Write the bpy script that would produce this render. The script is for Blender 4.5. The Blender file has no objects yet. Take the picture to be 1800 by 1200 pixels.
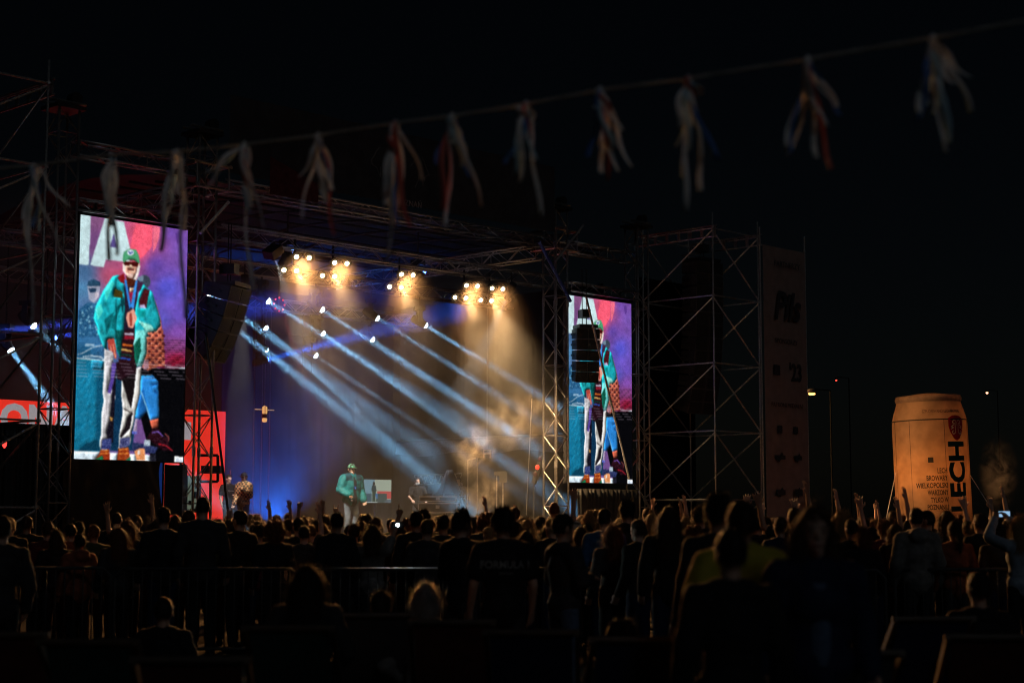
import bpy, bmesh, math, random
import numpy as np
from mathutils import Vector, Matrix, noise as mnoise
R = math.radians
random.seed(7); rng = np.random.default_rng(7)
sc = bpy.context.scene
col = sc.collection

# ------------------------------------------------------------------ camera
FPX, CAMZ = 2900.0, 1.75                       # focal length in pixels of a 1800 px wide frame
PITCH = math.atan(305 / FPX)
cam = bpy.data.cameras.new('camera'); cam_o = bpy.data.objects.new('camera', cam); col.objects.link(cam_o)
cam.sensor_width = 36; cam.lens = 36 * FPX / 1800; cam.clip_start = 0.1; cam.clip_end = 2000
cam_o.location = (0, 0, CAMZ); cam_o.rotation_euler = (R(90) + PITCH, 0, 0)
cam.dof.use_dof = True; cam.dof.focus_distance = 39.0; cam.dof.aperture_fstop = 1.5
sc.camera = cam_o
# ------------------------------------------------------------------ night sky
w = bpy.data.worlds.new('World'); sc.world = w; w.use_nodes = True
nt = w.node_tree; bg = nt.nodes['Background']
sky = nt.nodes.new('ShaderNodeTexSky'); sky.sky_type = 'NISHITA'; sky.sun_disc = False
sky.sun_elevation = R(32); sky.sun_rotation = R(205)
nt.links.new(sky.outputs['Color'], bg.inputs['Color']); bg.inputs['Strength'].default_value = 0.00030
# faint moon
sl = bpy.data.lights.new('moon', 'SUN'); so = bpy.data.objects.new('moon', sl); col.objects.link(so)
sl.energy = 0.065; sl.angle = R(12); sl.color = (0.8, 0.9, 1.0); so.rotation_euler = (R(58), 0, R(25))
# ------------------------------------------------------------------ exposure
vs = sc.view_settings; vs.view_transform = 'Standard'; vs.look = 'None'; vs.exposure = 0; vs.gamma = 1; vs.use_curve_mapping = False
cy = sc.cycles
cy.use_denoising = True; cy.denoiser = 'OPENIMAGEDENOISE'; cy.max_bounces = 4; cy.diffuse_bounces = 2; cy.glossy_bounces = 2
cy.volume_bounces = 0; cy.transparent_max_bounces = 8; cy.sample_clamp_direct = 120; cy.sample_clamp_indirect = 3
cy.use_light_tree = False; cy.use_adaptive_sampling = False; cy.volume_step_rate = 2.0; cy.volume_max_steps = 96; cy.caustics_reflective = False; cy.pixel_filter_type = 'BLACKMAN_HARRIS'; cy.filter_width = 1.1

# ------------------------------------------------------------------ layout helpers
ANG = 0.8085                                    # the stage front runs away to the right
UX, UY = math.cos(ANG), math.sin(ANG)
OX, OY = -8.8461 + 8.696 * UX, 33.3831 + 8.696 * UY
STZ = 1.20                                      # stage deck
def S(u, n, z): return Vector((OX + u * UX - n * UY, OY + u * UY + n * UX, z))
def ray(px, py):
    x, v = (px - 900) / FPX, (600 - py) / FPX
    c, s = math.cos(PITCH), math.sin(PITCH)
    return Vector((x, c - v * s, s + v * c))
def at(px, py, D):                              # the point at ground distance D along a sight line
    r = ray(px, py); return Vector((0, 0, CAMZ)) + r * (D / r.y)
def on_n(px, py, n):                            # the point on the vertical plane n metres behind the stage front -> (u, z)
    r = ray(px, py); N = Vector((-UY, UX, 0)); o = Vector((OX, OY, 0))
    t = (N.dot(o - Vector((0, 0, 0))) + n) / N.dot(r)
    p = Vector((0, 0, CAMZ)) + r * t
    d = p - o; return d.x * UX + d.y * UY, p.z
def un(p):
    d = Vector((p.x - OX, p.y - OY)); return d.x * UX + d.y * UY, -d.x * UY + d.y * UX
UV3, NV3, ZV3 = Vector((UX, UY, 0)), Vector((-UY, UX, 0)), Vector((0, 0, 1))

# ------------------------------------------------------------------ materials
MATS = {}
def mat(name, rgb=(0.5, 0.5, 0.5), rough=0.6, metal=0.0, nscale=8, namp=0.25, bump=0.0, emit=None, estr=0.0, spec=0.5):
    if name in MATS: return MATS[name]
    m = bpy.data.materials.new(name); m.use_nodes = True; t = m.node_tree; b = t.nodes['Principled BSDF']
    b.inputs['Roughness'].default_value = rough; b.inputs['Metallic'].default_value = metal
    b.inputs['Specular IOR Level'].default_value = spec
    tc = t.nodes.new('ShaderNodeTexCoord'); nz = t.nodes.new('ShaderNodeTexNoise')
    nz.inputs['Scale'].default_value = nscale; nz.inputs['Detail'].default_value = 5
    t.links.new(tc.outputs['Object'], nz.inputs['Vector'])
    rp = t.nodes.new('ShaderNodeValToRGB')
    rp.color_ramp.elements[0].position = 0.3; rp.color_ramp.elements[1].position = 0.7
    rp.color_ramp.elements[0].color = (*[c * (1 - namp) for c in rgb], 1); rp.color_ramp.elements[1].color = (*[min(1, c * (1 + namp)) for c in rgb], 1)
    t.links.new(nz.outputs['Fac'], rp.inputs['Fac']); t.links.new(rp.outputs['Color'], b.inputs['Base Color'])
    if bump:
        bp = t.nodes.new('ShaderNodeBump'); bp.inputs['Strength'].default_value = bump; bp.inputs['Distance'].default_value = 0.02
        t.links.new(nz.outputs['Fac'], bp.inputs['Height']); t.links.new(bp.outputs['Normal'], b.inputs['Normal'])
    if emit is not None:
        b.inputs['Emission Color'].default_value = (*emit, 1); b.inputs['Emission Strength'].default_value = estr
    MATS[name] = m; return m
def srgb(r, g, b): return tuple(((c / 255) / 12.92 if c / 255 <= 0.04045 else ((c / 255 + 0.055) / 1.055) ** 2.4) for c in (r, g, b))

ALU = mat('truss aluminium', (0.42, 0.40, 0.38), 0.38, 0.85, 30, 0.25, 0.1)
DARKSTEEL = mat('dark steel', (0.05, 0.05, 0.05), 0.5, 0.6, 20, 0.3)
GALV = mat('galvanised tube', (0.42, 0.41, 0.39), 0.45, 0.6, 25, 0.35, 0.1)
BLACKBOX = mat('black cabinet paint', (0.022, 0.022, 0.023), 0.55, 0, 40, 0.3, 0.2)
GRILLE = mat('speaker grille', (0.035, 0.033, 0.03), 0.6, 0.3, 160, 0.5, 0.6)
DRAPE = mat('black stage drape', (0.004, 0.004, 0.0045), 0.95, 0, 5, 0.3, 0.3, spec=0.05)
TARP = mat('black plastic sheet', (0.014, 0.013, 0.012), 0.5, 0, 6, 0.3, 0.3, spec=0.35)
ROOF = mat('roof membrane', (0.009, 0.011, 0.018), 0.7, 0, 2, 0.3)
DECK = mat('stage deck plywood', (0.045, 0.04, 0.036), 0.6, 0, 4, 0.3, 0.1)
WHITE = mat('white plastic', (0.7, 0.7, 0.68), 0.5)
CABLE = mat('black cable', (0.015, 0.015, 0.015), 0.6)
STEELW = mat('steel wire', (0.35, 0.35, 0.36), 0.35, 0.9)
WOOD = mat('beech wood', (0.06, 0.038, 0.022), 0.55, 0, 12, 0.3, 0.1)

# ------------------------------------------------------------------ mesh helpers
def frame(d):
    d = d.normalized(); a = Vector((0, 0, 1)) if abs(d.z) < 0.95 else Vector((1, 0, 0))
    x = a.cross(d).normalized(); return x, d.cross(x)
class MB:
    def __init__(s): s.v = []; s.f = []
    def add(s, vs, fs):
        o = len(s.v); s.v += [tuple(p) for p in vs]; s.f += [tuple(i + o for i in f) for f in fs]; return s
    def tube(s, a, b, r, seg=6, r2=None, caps=True):
        a, b = Vector(a), Vector(b); x, y = frame(b - a); r2 = r if r2 is None else r2
        A = [2 * math.pi * i / seg for i in range(seg)]
        vs = [a + (x * math.cos(t) + y * math.sin(t)) * r for t in A] + [b + (x * math.cos(t) + y * math.sin(t)) * r2 for t in A]
        fs = [(i, (i + 1) % seg, seg + (i + 1) % seg, seg + i) for i in range(seg)]
        if caps: fs += [tuple(range(seg))[::-1], tuple(range(seg, 2 * seg))]
        return s.add(vs, fs)
    def path(s, pts, r, seg=6):
        for a, b in zip(pts, pts[1:]): s.tube(a, b, r, seg)
        return s
    def obox(s, c, ax, ay, az, sx, sy, sz):     # oriented box, full sizes
        c = Vector(c); h = (Vector(ax) * sx / 2, Vector(ay) * sy / 2, Vector(az) * sz / 2)
        vs = [c + h[0] * i + h[1] * j + h[2] * k for k in (-1, 1) for j in (-1, 1) for i in (-1, 1)]
        return s.add(vs, [(0, 2, 3, 1), (4, 5, 7, 6), (0, 1, 5, 4), (2, 6, 7, 3), (0, 4, 6, 2), (1, 3, 7, 5)])
    def box(s, c, sx, sy, sz): return s.obox(c, (1, 0, 0), (0, 1, 0), (0, 0, 1), sx, sy, sz)
    def sbox(s, u, n, z, su, sn, sz): return s.obox(S(u, n, z), UV3, NV3, ZV3, su, sn, sz)
    def ell(s, c, r, seg=14, rings=9, rot=None):
        c = Vector(c); vs = [Vector((0, 0, -r[2]))]
        for j in range(1, rings):
            ph = -math.pi / 2 + math.pi * j / rings
            for i in range(seg):
                t = 2 * math.pi * i / seg; vs.append(Vector((r[0] * math.cos(ph) * math.cos(t), r[1] * math.cos(ph) * math.sin(t), r[2] * math.sin(ph))))
        vs.append(Vector((0, 0, r[2])))
        if rot is not None: vs = [rot @ q for q in vs]
        fs = [(0, 1 + (i + 1) % seg, 1 + i) for i in range(seg)]
        for j in range(rings - 2):
            o = 1 + j * seg
            fs += [(o + i, o + (i + 1) % seg, o + seg + (i + 1) % seg, o + seg + i) for i in range(seg)]
        o = 1 + (rings - 2) * seg; L = len(vs) - 1
        fs += [(o + i, o + (i + 1) % seg, L) for i in range(seg)]
        return s.add([q + c for q in vs], fs)
    def cap(s, a, b, ra, rb, seg=12, k=3):      # tapered capsule
        a, b = Vector(a), Vector(b)
        if (b - a).length < 1e-5: return s.ell(a, (ra, ra, ra))
        x, y = frame(b - a); d = (b - a).normalized(); rows = []
        for j in range(1, k + 1):
            p = -math.pi / 2 + math.pi / 2 * j / k; rows.append((a + d * ra * math.sin(p), ra * math.cos(p)))
        for j in range(0, k):
            p = math.pi / 2 * j / k; rows.append((b + d * rb * math.sin(p), rb * math.cos(p)))
        vs = [a - d * ra]
        for c, r in rows: vs += [c + (x * math.cos(2 * math.pi * i / seg) + y * math.sin(2 * math.pi * i / seg)) * r for i in range(seg)]
        vs.append(b + d * rb); fs = [(0, 1 + (i + 1) % seg, 1 + i) for i in range(seg)]
        for j in range(len(rows) - 1):
            o = 1 + j * seg; fs += [(o + i, o + (i + 1) % seg, o + seg + (i + 1) % seg, o + seg + i) for i in range(seg)]
        o = 1 + (len(rows) - 1) * seg; L = len(vs) - 1
        fs += [(o + i, o + (i + 1) % seg, L) for i in range(seg)]
        return s.add(vs, fs)
    def lathe(s, c, ax, prof, seg=16):          # prof: (radius, along)
        c = Vector(c); ax = Vector(ax).normalized(); x, y = frame(ax); vs = []
        for r, h in prof: vs += [c + ax * h + (x * math.cos(2 * math.pi * i / seg) + y * math.sin(2 * math.pi * i / seg)) * r for i in range(seg)]
        fs = []
        for j in range(len(prof) - 1):
            o = j * seg; fs += [(o + i, o + (i + 1) % seg, o + seg + (i + 1) % seg, o + seg + i) for i in range(seg)]
        return s.add(vs, fs)
    def grid(s, fn, nu, nv):
        vs = [fn(i / nu, j / nv) for j in range(nv + 1) for i in range(nu + 1)]
        return s.add(vs, [(j * (nu + 1) + i, j * (nu + 1) + i + 1, (j + 1) * (nu + 1) + i + 1, (j + 1) * (nu + 1) + i) for j in range(nv) for i in range(nu)])
    def mesh(s, name, smooth=False):
        m = bpy.data.meshes.new(name); m.from_pydata(s.v, [], s.f); m.update()
        if smooth: m.shade_smooth()
        return m
    def build(s, name, m=None, parent=None, smooth=False, origin=None):
        """one mesh object; world coordinates in, stored relative to its parent (or to origin)"""
        off = Vector((0, 0, 0))
        if parent is not None: off = wloc(parent)
        elif origin is not None: off = Vector(origin)
        s.v = [tuple(Vector(p) - off) for p in s.v]
        me = s.mesh(name, smooth); o = bpy.data.objects.new(name, me); col.objects.link(o)
        if parent is not None: o.parent = parent
        else: o.location = off
        if m: me.materials.append(m)
        return o
def wloc(o):
    p = Vector(o.location)
    while o.parent is not None: o = o.parent; p += Vector(o.location)
    return p
def tag(o, label=None, cat=None, group=None, kind=None):
    if label: o['label'] = label
    if cat: o['category'] = cat
    if group: o['group'] = group
    if kind: o['kind'] = kind
    return o
def thing(name, loc, label, cat, group=None):
    o = bpy.data.objects.new(name, None); col.objects.link(o); o.location = loc; o.empty_display_size = 0.2
    return tag(o, label, cat, group)
def struct(o): o['kind'] = 'structure'; return o
def text_mesh(txt, size, extrude=0.004, thick=0.0, align='CENTER', shear=0.0, sx=1.0):
    c = bpy.data.curves.new('text', 'FONT'); c.body = txt; c.size = size; c.extrude = extrude; c.offset = thick
    c.align_x = align; c.align_y = 'CENTER'; c.shear = shear; c.resolution_u = 3; c.space_line = 0.95
    o = bpy.data.objects.new('text', c); col.objects.link(o)
    dg = bpy.context.evaluated_depsgraph_get(); me = bpy.data.meshes.new_from_object(o.evaluated_get(dg))
    bpy.data.objects.remove(o); bpy.data.curves.remove(c)
    if sx != 1.0:
        for v_ in me.vertices: v_.co.x *= sx
    me.materials.clear()
    return me
def place_mesh(name, me, m, parent, origin, X, Y):  # put a flat mesh (xy) on a plane spanned by X, Y
    Z = Vector(X).cross(Vector(Y)); off = wloc(parent) if parent is not None else Vector((0, 0, 0))
    for v_ in me.vertices: v_.co = Vector(origin) + Vector(X) * v_.co.x + Vector(Y) * v_.co.y + Z * v_.co.z - off
    me.update(); me.materials.append(m); o = bpy.data.objects.new(name, me); col.objects.link(o); o.parent = parent
    return o
def spot(name, loc, target, power, color, size, blend, parent=None, radius=0.04):
    l = bpy.data.lights.new(name, 'SPOT'); l.energy = power; l.color = color; l.spot_size = R(size); l.spot_blend = blend; l.shadow_soft_size = radius
    o = bpy.data.objects.new(name, l); col.objects.link(o)
    o.rotation_euler = (Vector(target) - Vector(loc)).to_track_quat('-Z', 'Y').to_euler()
    o.location = Vector(loc) - (wloc(parent) if parent else Vector((0, 0, 0)))
    if parent: o.parent = parent
    return o
# ================================================================== the setting
g = MB().box((0, 150, -0.05), 700, 700, 0.1).build('ground', mat('trodden grass and gravel', (0.010, 0.0095, 0.008), 0.95, 0, 1.5, 0.5, 0.4, spec=.1)); struct(g)

# ------------------------------------------------------------------ stage platform, drapes, roof
MB().sbox(-1.0, 3.1, STZ - 0.1, 19.0, 12.6, 0.2).build('stage_deck', DECK, origin=S(0, 3, STZ)); struct(bpy.data.objects['stage_deck'])
sk = MB(); sk.grid(lambda a, b: S(-10.5 + 19 * a, -3.22 + 0.05 * math.sin(a * 170), (STZ - 0.22) * b + 0.01), 260, 2)
tag(sk.build('stage_skirt', DRAPE, origin=S(0, -3.2, 0), smooth=True), 'black pleated skirt hanging along the front of the stage deck', 'skirt')
def drape(name, p, q, z0, z1, amp, waves, label, m=DRAPE, cat='curtain'):
    p, q = Vector(p), Vector(q); d = (q - p); nn = Vector((-d.y, d.x, 0)).normalized()
    def fn(a, b):
        o = nn * (amp * math.sin(a * waves * 6.283 + 1.3 * math.sin(a * waves * 2.1)) + amp * 0.6 * mnoise.noise(Vector((a * 9, b * 3, z1))))
        r = p + d * a + o; r.z = z0 + (z1 - z0) * b; return r
    mb = MB().grid(fn, int(waves * 8), 10)
    o = mb.build(name, m, origin=(p.x, p.y, z0), smooth=True)
    md = o.modifiers.new('thickness', 'SOLIDIFY'); md.thickness = 0.01
    return tag(o, label, cat)
drape('back_curtain', S(1.9, 9.5, 0), S(8.6, 9.5, 0), STZ, 8.4, 0.012, 16, 'black pleated curtain closing the back of the stage')
drape('side_curtain', S(8.7, 9.3, 0), S(8.7, 0.8, 0), STZ, 8.3, 0.012, 18, 'black pleated curtain along the far side of the stage')
# the sagging cloth covered beam half way up the far wings
t = thing('cloth_covered_beam', S(8.2, 1.2, 3.9), 'grey cloth covered beam spanning the wing behind the mixing desk', 'beam')
MB().tube(S(8.3, 9.0, 4.02), S(8.3, 0.9, 4.02), 0.06, 8).build('pipe', DARKSTEEL, t)
def _sag(a, b): return S(8.22 + 0.05 * math.sin(a * 40 + 3 * b), 9.0 - 8.1 * a, 4.0 - 0.36 * b - 0.10 * b * math.sin(a * 9.4) ** 2)
MB().grid(_sag, 120, 4).build('cloth', mat('grey cloth', (0.11, 0.11, 0.12), 0.9, 0, 20, 0.3, 0.3), t, True)
# lower black drape at the far left, in front of the red wall
drape('wing_drape', S(-10.4, 1.2, 0), S(-5.7, 1.2, 0), 0.02, 3.62, 0.05, 22, 'black drape hung below the red wall at the left wing', TARP)
# plastic sheet hung beneath the left picture screen, slanting folds
def _sheet(a, b):
    f = 0.05 * math.sin((a * 1.1 + b * 0.75) * 22 + 2 * mnoise.noise(Vector((a * 2, b * 2, 1)))) * (0.35 + 0.65 * a) + 0.05 * mnoise.noise(Vector((a * 7, b * 7, 5)))
    return S(-8.95 + 2.3 * a, -0.05 + f * 0.9, 0.05 + 2.83 * b)
o = MB().grid(_sheet, 60, 50).build('plastic_sheet', TARP, origin=S(-7.6, 0, 0.05), smooth=True)
tag(o, 'black plastic sheet hanging in slanting folds beneath the left picture screen', 'sheet')
drape('sheet_under_far_screen', S(6.3, -0.35, 0), S(8.75, -0.35, 0), 0.02, 2.45, 0.04, 14, 'black sheet hanging beneath the right picture screen', TARP, 'sheet')
drape('tower_back_sheet', S(9.9, 0.55, 0), S(12.6, 0.55, 0), 0.02, 8.6, 0.03, 12, 'black mesh sheet behind the right scaffold tower', DRAPE, 'sheet')
t = thing('stage_roof', S(0, 4.5, 8.9), 'dark membrane roof over the stage', 'roof')
ROOFB = mat('matt roof tube', (.05, .055, .065), .8, 0, 9, .3, spec=.15)
def _roof(a, b): return S(-5.9 + 14.4 * a, 0.15 + 9.2 * b, 9.1 + 0.55 * math.sin(b * 3.14) + 0.03 * math.sin(a * 50))
MB().grid(_roof, 70, 16).build('membrane', ROOF, t, True)
for k in range(9):
    n0 = 0.6 + k * 1.05
    MB().tube(S(-5.8, n0, 8.98 + 0.5 * math.sin((n0 - 0.15) / 9.2 * 3.14)), S(8.3, n0, 8.98 + 0.5 * math.sin((n0 - 0.15) / 9.2 * 3.14)), 0.03, 6).build('purlin', ROOFB, t)
for k in range(7):
    u0 = -4.8 + k * 1.9
    MB().path([S(u0, 0.3 + j * 0.9, 8.93 + 0.5 * math.sin((0.15 + j * 0.9) / 9.2 * 3.14)) for j in range(11)], 0.03, 6).build('rafter', ROOFB, t)
# header cloth above the roof edge
t = thing('header_banner', S(0, -0.42, 9.15), 'dark header banner above the roof edge with faint city lettering', 'banner')
HEADM = mat('dark header cloth', (0.045, 0.048, 0.055), 0.95, 0, 3, 0.2, spec=0.03)
MB().grid(lambda a, b: S(-5.3 + 10.6 * a, -0.42 + 0.015 * math.sin(a * 30), 9.2 + 1.75 * b), 60, 3).build('cloth', HEADM, t, True)
FAINT = mat('faint grey print', (0.22, 0.22, 0.24), 0.8); FRED = mat('faint red print', (0.10, 0.03, 0.035), 0.9, spec=.05)
place_mesh('lettering', text_mesh('POZNAŃ', 0.2), FAINT, t, S(0.05, -0.445, 9.25), UV3, ZV3)
def outline(pts, r=0.006):
    mb = MB(); ps = []
    for px, py in pts:
        u_, z_ = on_n(px, py, -0.445); ps.append(S(u_, -0.445, z_))
    return mb.path(ps, r, 4)
crop = lambda L: [(630 + x / 7.5, 240 + y / 7.5) for x, y in L]
outline(crop([(280, 150), (235, 190), (215, 250), (175, 300), (180, 370), (240, 405), (265, 470), (290, 535), (288, 400)])).build('emblem_line', FAINT, t)
outline(crop([(690, 190), (720, 220), (780, 260), (745, 320), (690, 390)])).build('emblem_line', FAINT, t)
outline(crop([(830, 270), (870, 340), (890, 410), (935, 500), (880, 530), (850, 650), (830, 500), (800, 495), (785, 590), (745, 670)])).build('emblem_line', FAINT, t)
u0, z0 = on_n(518, 318, -0.45)
MB().grid(lambda a, b: S(u0 - 0.7 + 1.4 * a, -0.447, z0 - 0.4 + 0.85 * b * (1 - 0.5 * a)), 8, 4).build('red_print', FRED, t)

# ------------------------------------------------------------------ box trusses and towers
def truss(name, a, b, side, w_, h_, bay, label, cat='truss', group=None, r=0.026, rl=0.012, m=ALU, rungs=True):
    """box truss from a to b (centre line): 4 chords and one zigzag of lacing for each face"""
    a, b = Vector(a), Vector(b); d = (b - a).normalized(); L = (b - a).length
    sd = Vector(side).normalized(); up = d.cross(sd).normalized()
    t = thing(name, a, label, cat, group); c = []
    for i, j in ((-1, -1), (1, -1), (1, 1), (-1, 1)):
        o = sd * (i * w_ / 2) + up * (j * h_ / 2); c.append(o); MB().tube(a + o, b + o, r, 8).build('chord', m, t, True)
    N = max(2, round(L / bay))
    for k in range(4):
        o1, o2 = c[k], c[(k + 1) % 4]; mb = MB()
        for i in range(N):
            p0, p1 = a + d * (L * i / N), a + d * (L * (i + 1) / N)
            if (i + k) % 2: mb.tube(p0 + o1, p1 + o2, rl, 5, caps=False)
            else: mb.tube(p0 + o2, p1 + o1, rl, 5, caps=False)
            if rungs and i % 4 == 0: mb.tube(p0 + o1, p0 + o2, rl, 5, caps=False)
        mb.build('lacing', m, t)
    return t
TW = 0.46
def tower(u_, n_, top, label):
    t = truss('truss_tower', S(u_, n_, 0.12), S(u_, n_, top), UV3, TW, TW, 0.46, label, 'tower', 'truss towers at the stage front', 0.028, 0.013)
    mb = MB().sbox(u_, n_, 0.06, 1.1, 1.1, 0.11); mb.build('base_plate', DARKSTEEL, t)
    sl_ = MB().sbox(u_, n_, top + 0.05, TW + 0.2, TW + 0.2, 0.08); sl_.build('head_block', DARKSTEEL, t)
    mb = MB()
    for s_ in (-1, 1): MB().tube(S(u_ - 0.42, n_ + s_ * 0.16, top + 0.17), S(u_ + 0.42, n_ + s_ * 0.16, top + 0.17), 0.03, 6).build('head_beam', ALU, t)
    MB().tube(S(u_ + 0.25, n_ - 0.1, top + 0.3), S(u_ + 0.25, n_ + 0.1, top + 0.3), 0.13, 12).build('pulley', DARKSTEEL, t)
    for h in (3.1, 5.3, 7.4):
        for du, dn in ((-1, -1), (1, -1), (1, 1), (-1, 1)):
            MB().tube(S(u_ + du * TW / 2, n_ + dn * TW / 2, h - 0.1), S(u_ + du * TW / 2, n_ + dn * TW / 2, h + 0.1), 0.04, 8).build('joint', ALU, t)
    return t
tower(-9.16, 0.0, 9.95, 'truss tower left of the left picture screen')
tower(-5.72, 0.0, 10.0, 'truss tower between the left picture screen and the hanging speakers')
tower(5.80, 0.0, 9.9, 'amber lit truss tower left of the right picture screen')
tower(9.24, 0.0, 9.85, 'truss tower right of the right picture screen')
# sleeve blocks round the towers at roof height
for u_, l_ in ((-5.72, 'near'), (5.8, 'far')):
    t = thing('sleeve_block', S(u_, 0, 8.95), 'sleeve block carrying the stage roof on the %s stage tower' % ('left' if u_ < 0 else 'right'), 'sleeve block', 'roof sleeve blocks')
    for z_ in (8.8, 9.32):
        mb = MB()
        for a_, b_ in (((-.5, -.42), (.5, -.42)), ((-.5, .42), (.5, .42)), ((-.42, -.5), (-.42, .5)), ((.42, -.5), (.42, .5))):
            mb.tube(S(u_ + a_[0], a_[1], z_), S(u_ + b_[0], b_[1], z_), 0.03, 6)
        mb.build('ring', ALU, t)
    for du in (-.42, .42):
        for dn in (-.42, .42): MB().tube(S(u_ + du, dn, 8.8), S(u_ + du, dn, 9.32), 0.025, 6).build('post', ALU, t)
truss('front_truss', S(-5.3, -0.05, 7.93), S(5.4, -0.05, 7.93), NV3, 0.30, 0.30, 0.42, 'front lighting truss with the lit lamps across the stage opening', rungs=False)
truss('roof_edge_truss', S(-5.3, -0.12, 8.95), S(5.4, -0.12, 8.95), NV3, 0.36, 0.24, 0.5, 'roof edge truss with blue glints below the dark header', rungs=False)
truss('roof_side_truss', S(5.75, 0.5, 8.83), S(5.75, 9.2, 8.83), UV3, 0.36, 0.36, 0.5, 'roof side truss receding behind the right stage tower')
truss('roof_side_truss', S(-5.75, 0.5, 8.83), S(-5.75, 9.2, 8.83), UV3, 0.36, 0.36, 0.5, 'roof side truss receding behind the left stage tower')
truss('middle_truss', S(-9.3, 4.0, 7.95), S(8.2, 4.0, 7.95), NV3, 0.30, 0.30, 0.42, 'middle lighting truss above the bright beams', rungs=False)
truss('rear_truss', S(-6.4, 8.0, 7.75), S(8.2, 8.0, 7.75), NV3, 0.30, 0.30, 0.42, 'rear lighting truss high at the back of the stage', rungs=False)
truss('screen_truss', S(-8.9, -0.02, 9.22), S(-6.0, -0.02, 9.22), NV3, 0.3, 0.3, 0.42, 'orange lit truss high above the left picture screen', 'truss', 'trusses above the picture screens')
truss('screen_truss', S(-8.9, -0.02, 8.06), S(-6.0, -0.02, 8.06), NV3, 0.24, 0.24, 0.42, 'red glinting truss directly on top of the left picture screen', 'truss', 'trusses above the picture screens')
truss('screen_truss', S(6.1, -0.05, 8.95), S(8.95, -0.05, 8.95), NV3, 0.3, 0.3, 0.42, 'truss high above the right picture screen', 'truss', 'trusses above the picture screens')
truss('screen_truss', S(6.1, -0.2, 7.85), S(8.95, -0.2, 7.85), NV3, 0.24, 0.24, 0.42, 'truss directly on top of the right picture screen', 'truss', 'trusses above the picture screens')
def strut(name, pts, r, m, label, cat='strut', seg=6):
    return tag(MB().path(pts, r, seg).build(name, m, origin=pts[0]), label, cat)
def line_n(a, b, n_):
    (u1, z1), (u2, z2) = on_n(*a, n_), on_n(*b, n_); return [S(u1, n_, z1), S(u2, n_, z2)]
strut('guy_strap', line_n((948, 425), (1003, 530), -0.5), 0.045, mat('blue strap', (0.03, 0.06, 0.3), 0.6), 'blue slanting strap crossing the right stage tower top', 'strap')
strut('slanting_pole', line_n((976, 460), (1026, 395), -0.55), 0.035, ALU, 'pale slanting pole beside the top of the right stage tower', 'pole')
strut('slanting_pole', line_n((1030, 520), (1106, 842), -1.2), 0.03, GALV, 'dark slanting brace pole crossing the right picture screen', 'pole')
strut('slanting_pole', line_n((352, 410), (402, 355), -0.5), 0.035, ALU, 'slanting brace pole at the top of the tower beside the left speakers', 'pole')
strut('guy_cable', line_n((362, 590), (402, 905), -1.0), 0.028, CABLE, 'thick black cable hanging from the left speakers to the crowd', 'cable')

# ------------------------------------------------------------------ scaffold towers
def scaffold(u0, u1, n0, n1, top, lifts, label, dirs):
    t = thing('scaffold_tower', S((u0 + u1) / 2, (n0 + n1) / 2, 0), label, 'scaffold', 'scaffold towers beside the stage')
    zs = [0.3 + (top - 0.3) * i / lifts for i in range(lifts + 1)]; C = [(u0, n0), (u1, n0), (u1, n1), (u0, n1)]
    for (a, b) in C:
        MB().tube(S(a, b, 0), S(a, b, top + 0.45), 0.024, 8).build('standard', GALV, t, True)
        for z_ in zs: MB().tube(S(a, b, z_ - 0.03), S(a, b, z_ + 0.03), 0.05, 8).build('rosette', GALV, t)
    for i, z_ in enumerate(zs):
        for k in range(4):
            a, b = C[k], C[(k + 1) % 4]; MB().tube(S(*a, z_), S(*b, z_), 0.022, 6).build('ledger', GALV, t)
    for i in range(lifts):
        for k in range(4):
            a, b = (C[k], C[(k + 1) % 4]) if dirs[k] else (C[(k + 1) % 4], C[k])
            MB().tube(S(*a, zs[i + 1] - 0.05), S(*b, zs[i] + 0.05), 0.022, 6).build('brace', GALV, t)
    for n_ in (n0, n1):                          # lattice beam at the top
        for u_ in (u0, u1): pass
    for u_ in (u0, u1):
        mb = MB()
        for dz in (0.0, 0.3): mb.tube(S(u_ + 0.07, n0 - 0.1, top + 0.08 - dz), S(u_ + 0.07, n1 + 0.3, top + 0.08 - dz), 0.024, 6)
        for j in range(7):
            q = n0 + (n1 - n0) * j / 6; mb.sbox(u_ + 0.07, q, top - 0.07, 0.03, 0.10, 0.3)
        mb.build('lattice_beam', ALU, t)
    MB().sbox((u0 + u1) / 2, (n0 + n1) / 2, 0.22, u1 - u0 - 0.1, n1 - n0 - 0.1, 0.06).build('platform', WOOD, t)
    return t
scaffold(9.95, 12.1, -2.15, 0.35, 9.7, 5, 'empty tube scaffold tower right of the right picture screen', (1, 1, 0, 0))
scaffold(-13.5, -10.75, -2.1, 0.4, 9.85, 6, 'tube scaffold tower at the left edge of the picture', (0, 1, 1, 0))
# sponsor banner on the right scaffold
t = thing('sponsor_banner', S(13.2, -2.2, 0.5), 'tall brownish sponsor banner on the right scaffold tower', 'banner')
BANM = mat('grey white banner mesh', (0.26, 0.19, 0.165), 0.9, 0, 4, 0.12, 0.05, spec=.1)
MB().grid(lambda a, b: S(12.2 + 2.15 * a, -2.25 + 0.03 * math.sin(b * 9) * math.sin(a * 3.1), 0.5 + 9.0 * b), 10, 40).build('sheet', BANM, t, True)
for u_ in (12.13, 14.42): MB().tube(S(u_, -2.2, 0), S(u_, -2.2, 10.0), 0.024, 8).build('pole', GALV, t)
INK = mat('black print', (0.03, 0.03, 0.035), 0.85)
def btxt(txt, size, u_, z_, sx=1.0, th=0.0, sh=0.0, m=INK):
    place_mesh('print', text_mesh(txt, size, 0.002, th, 'CENTER', sh, sx), m, t, S(u_ - .65, -2.30, z_), UV3, ZV3)
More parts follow.
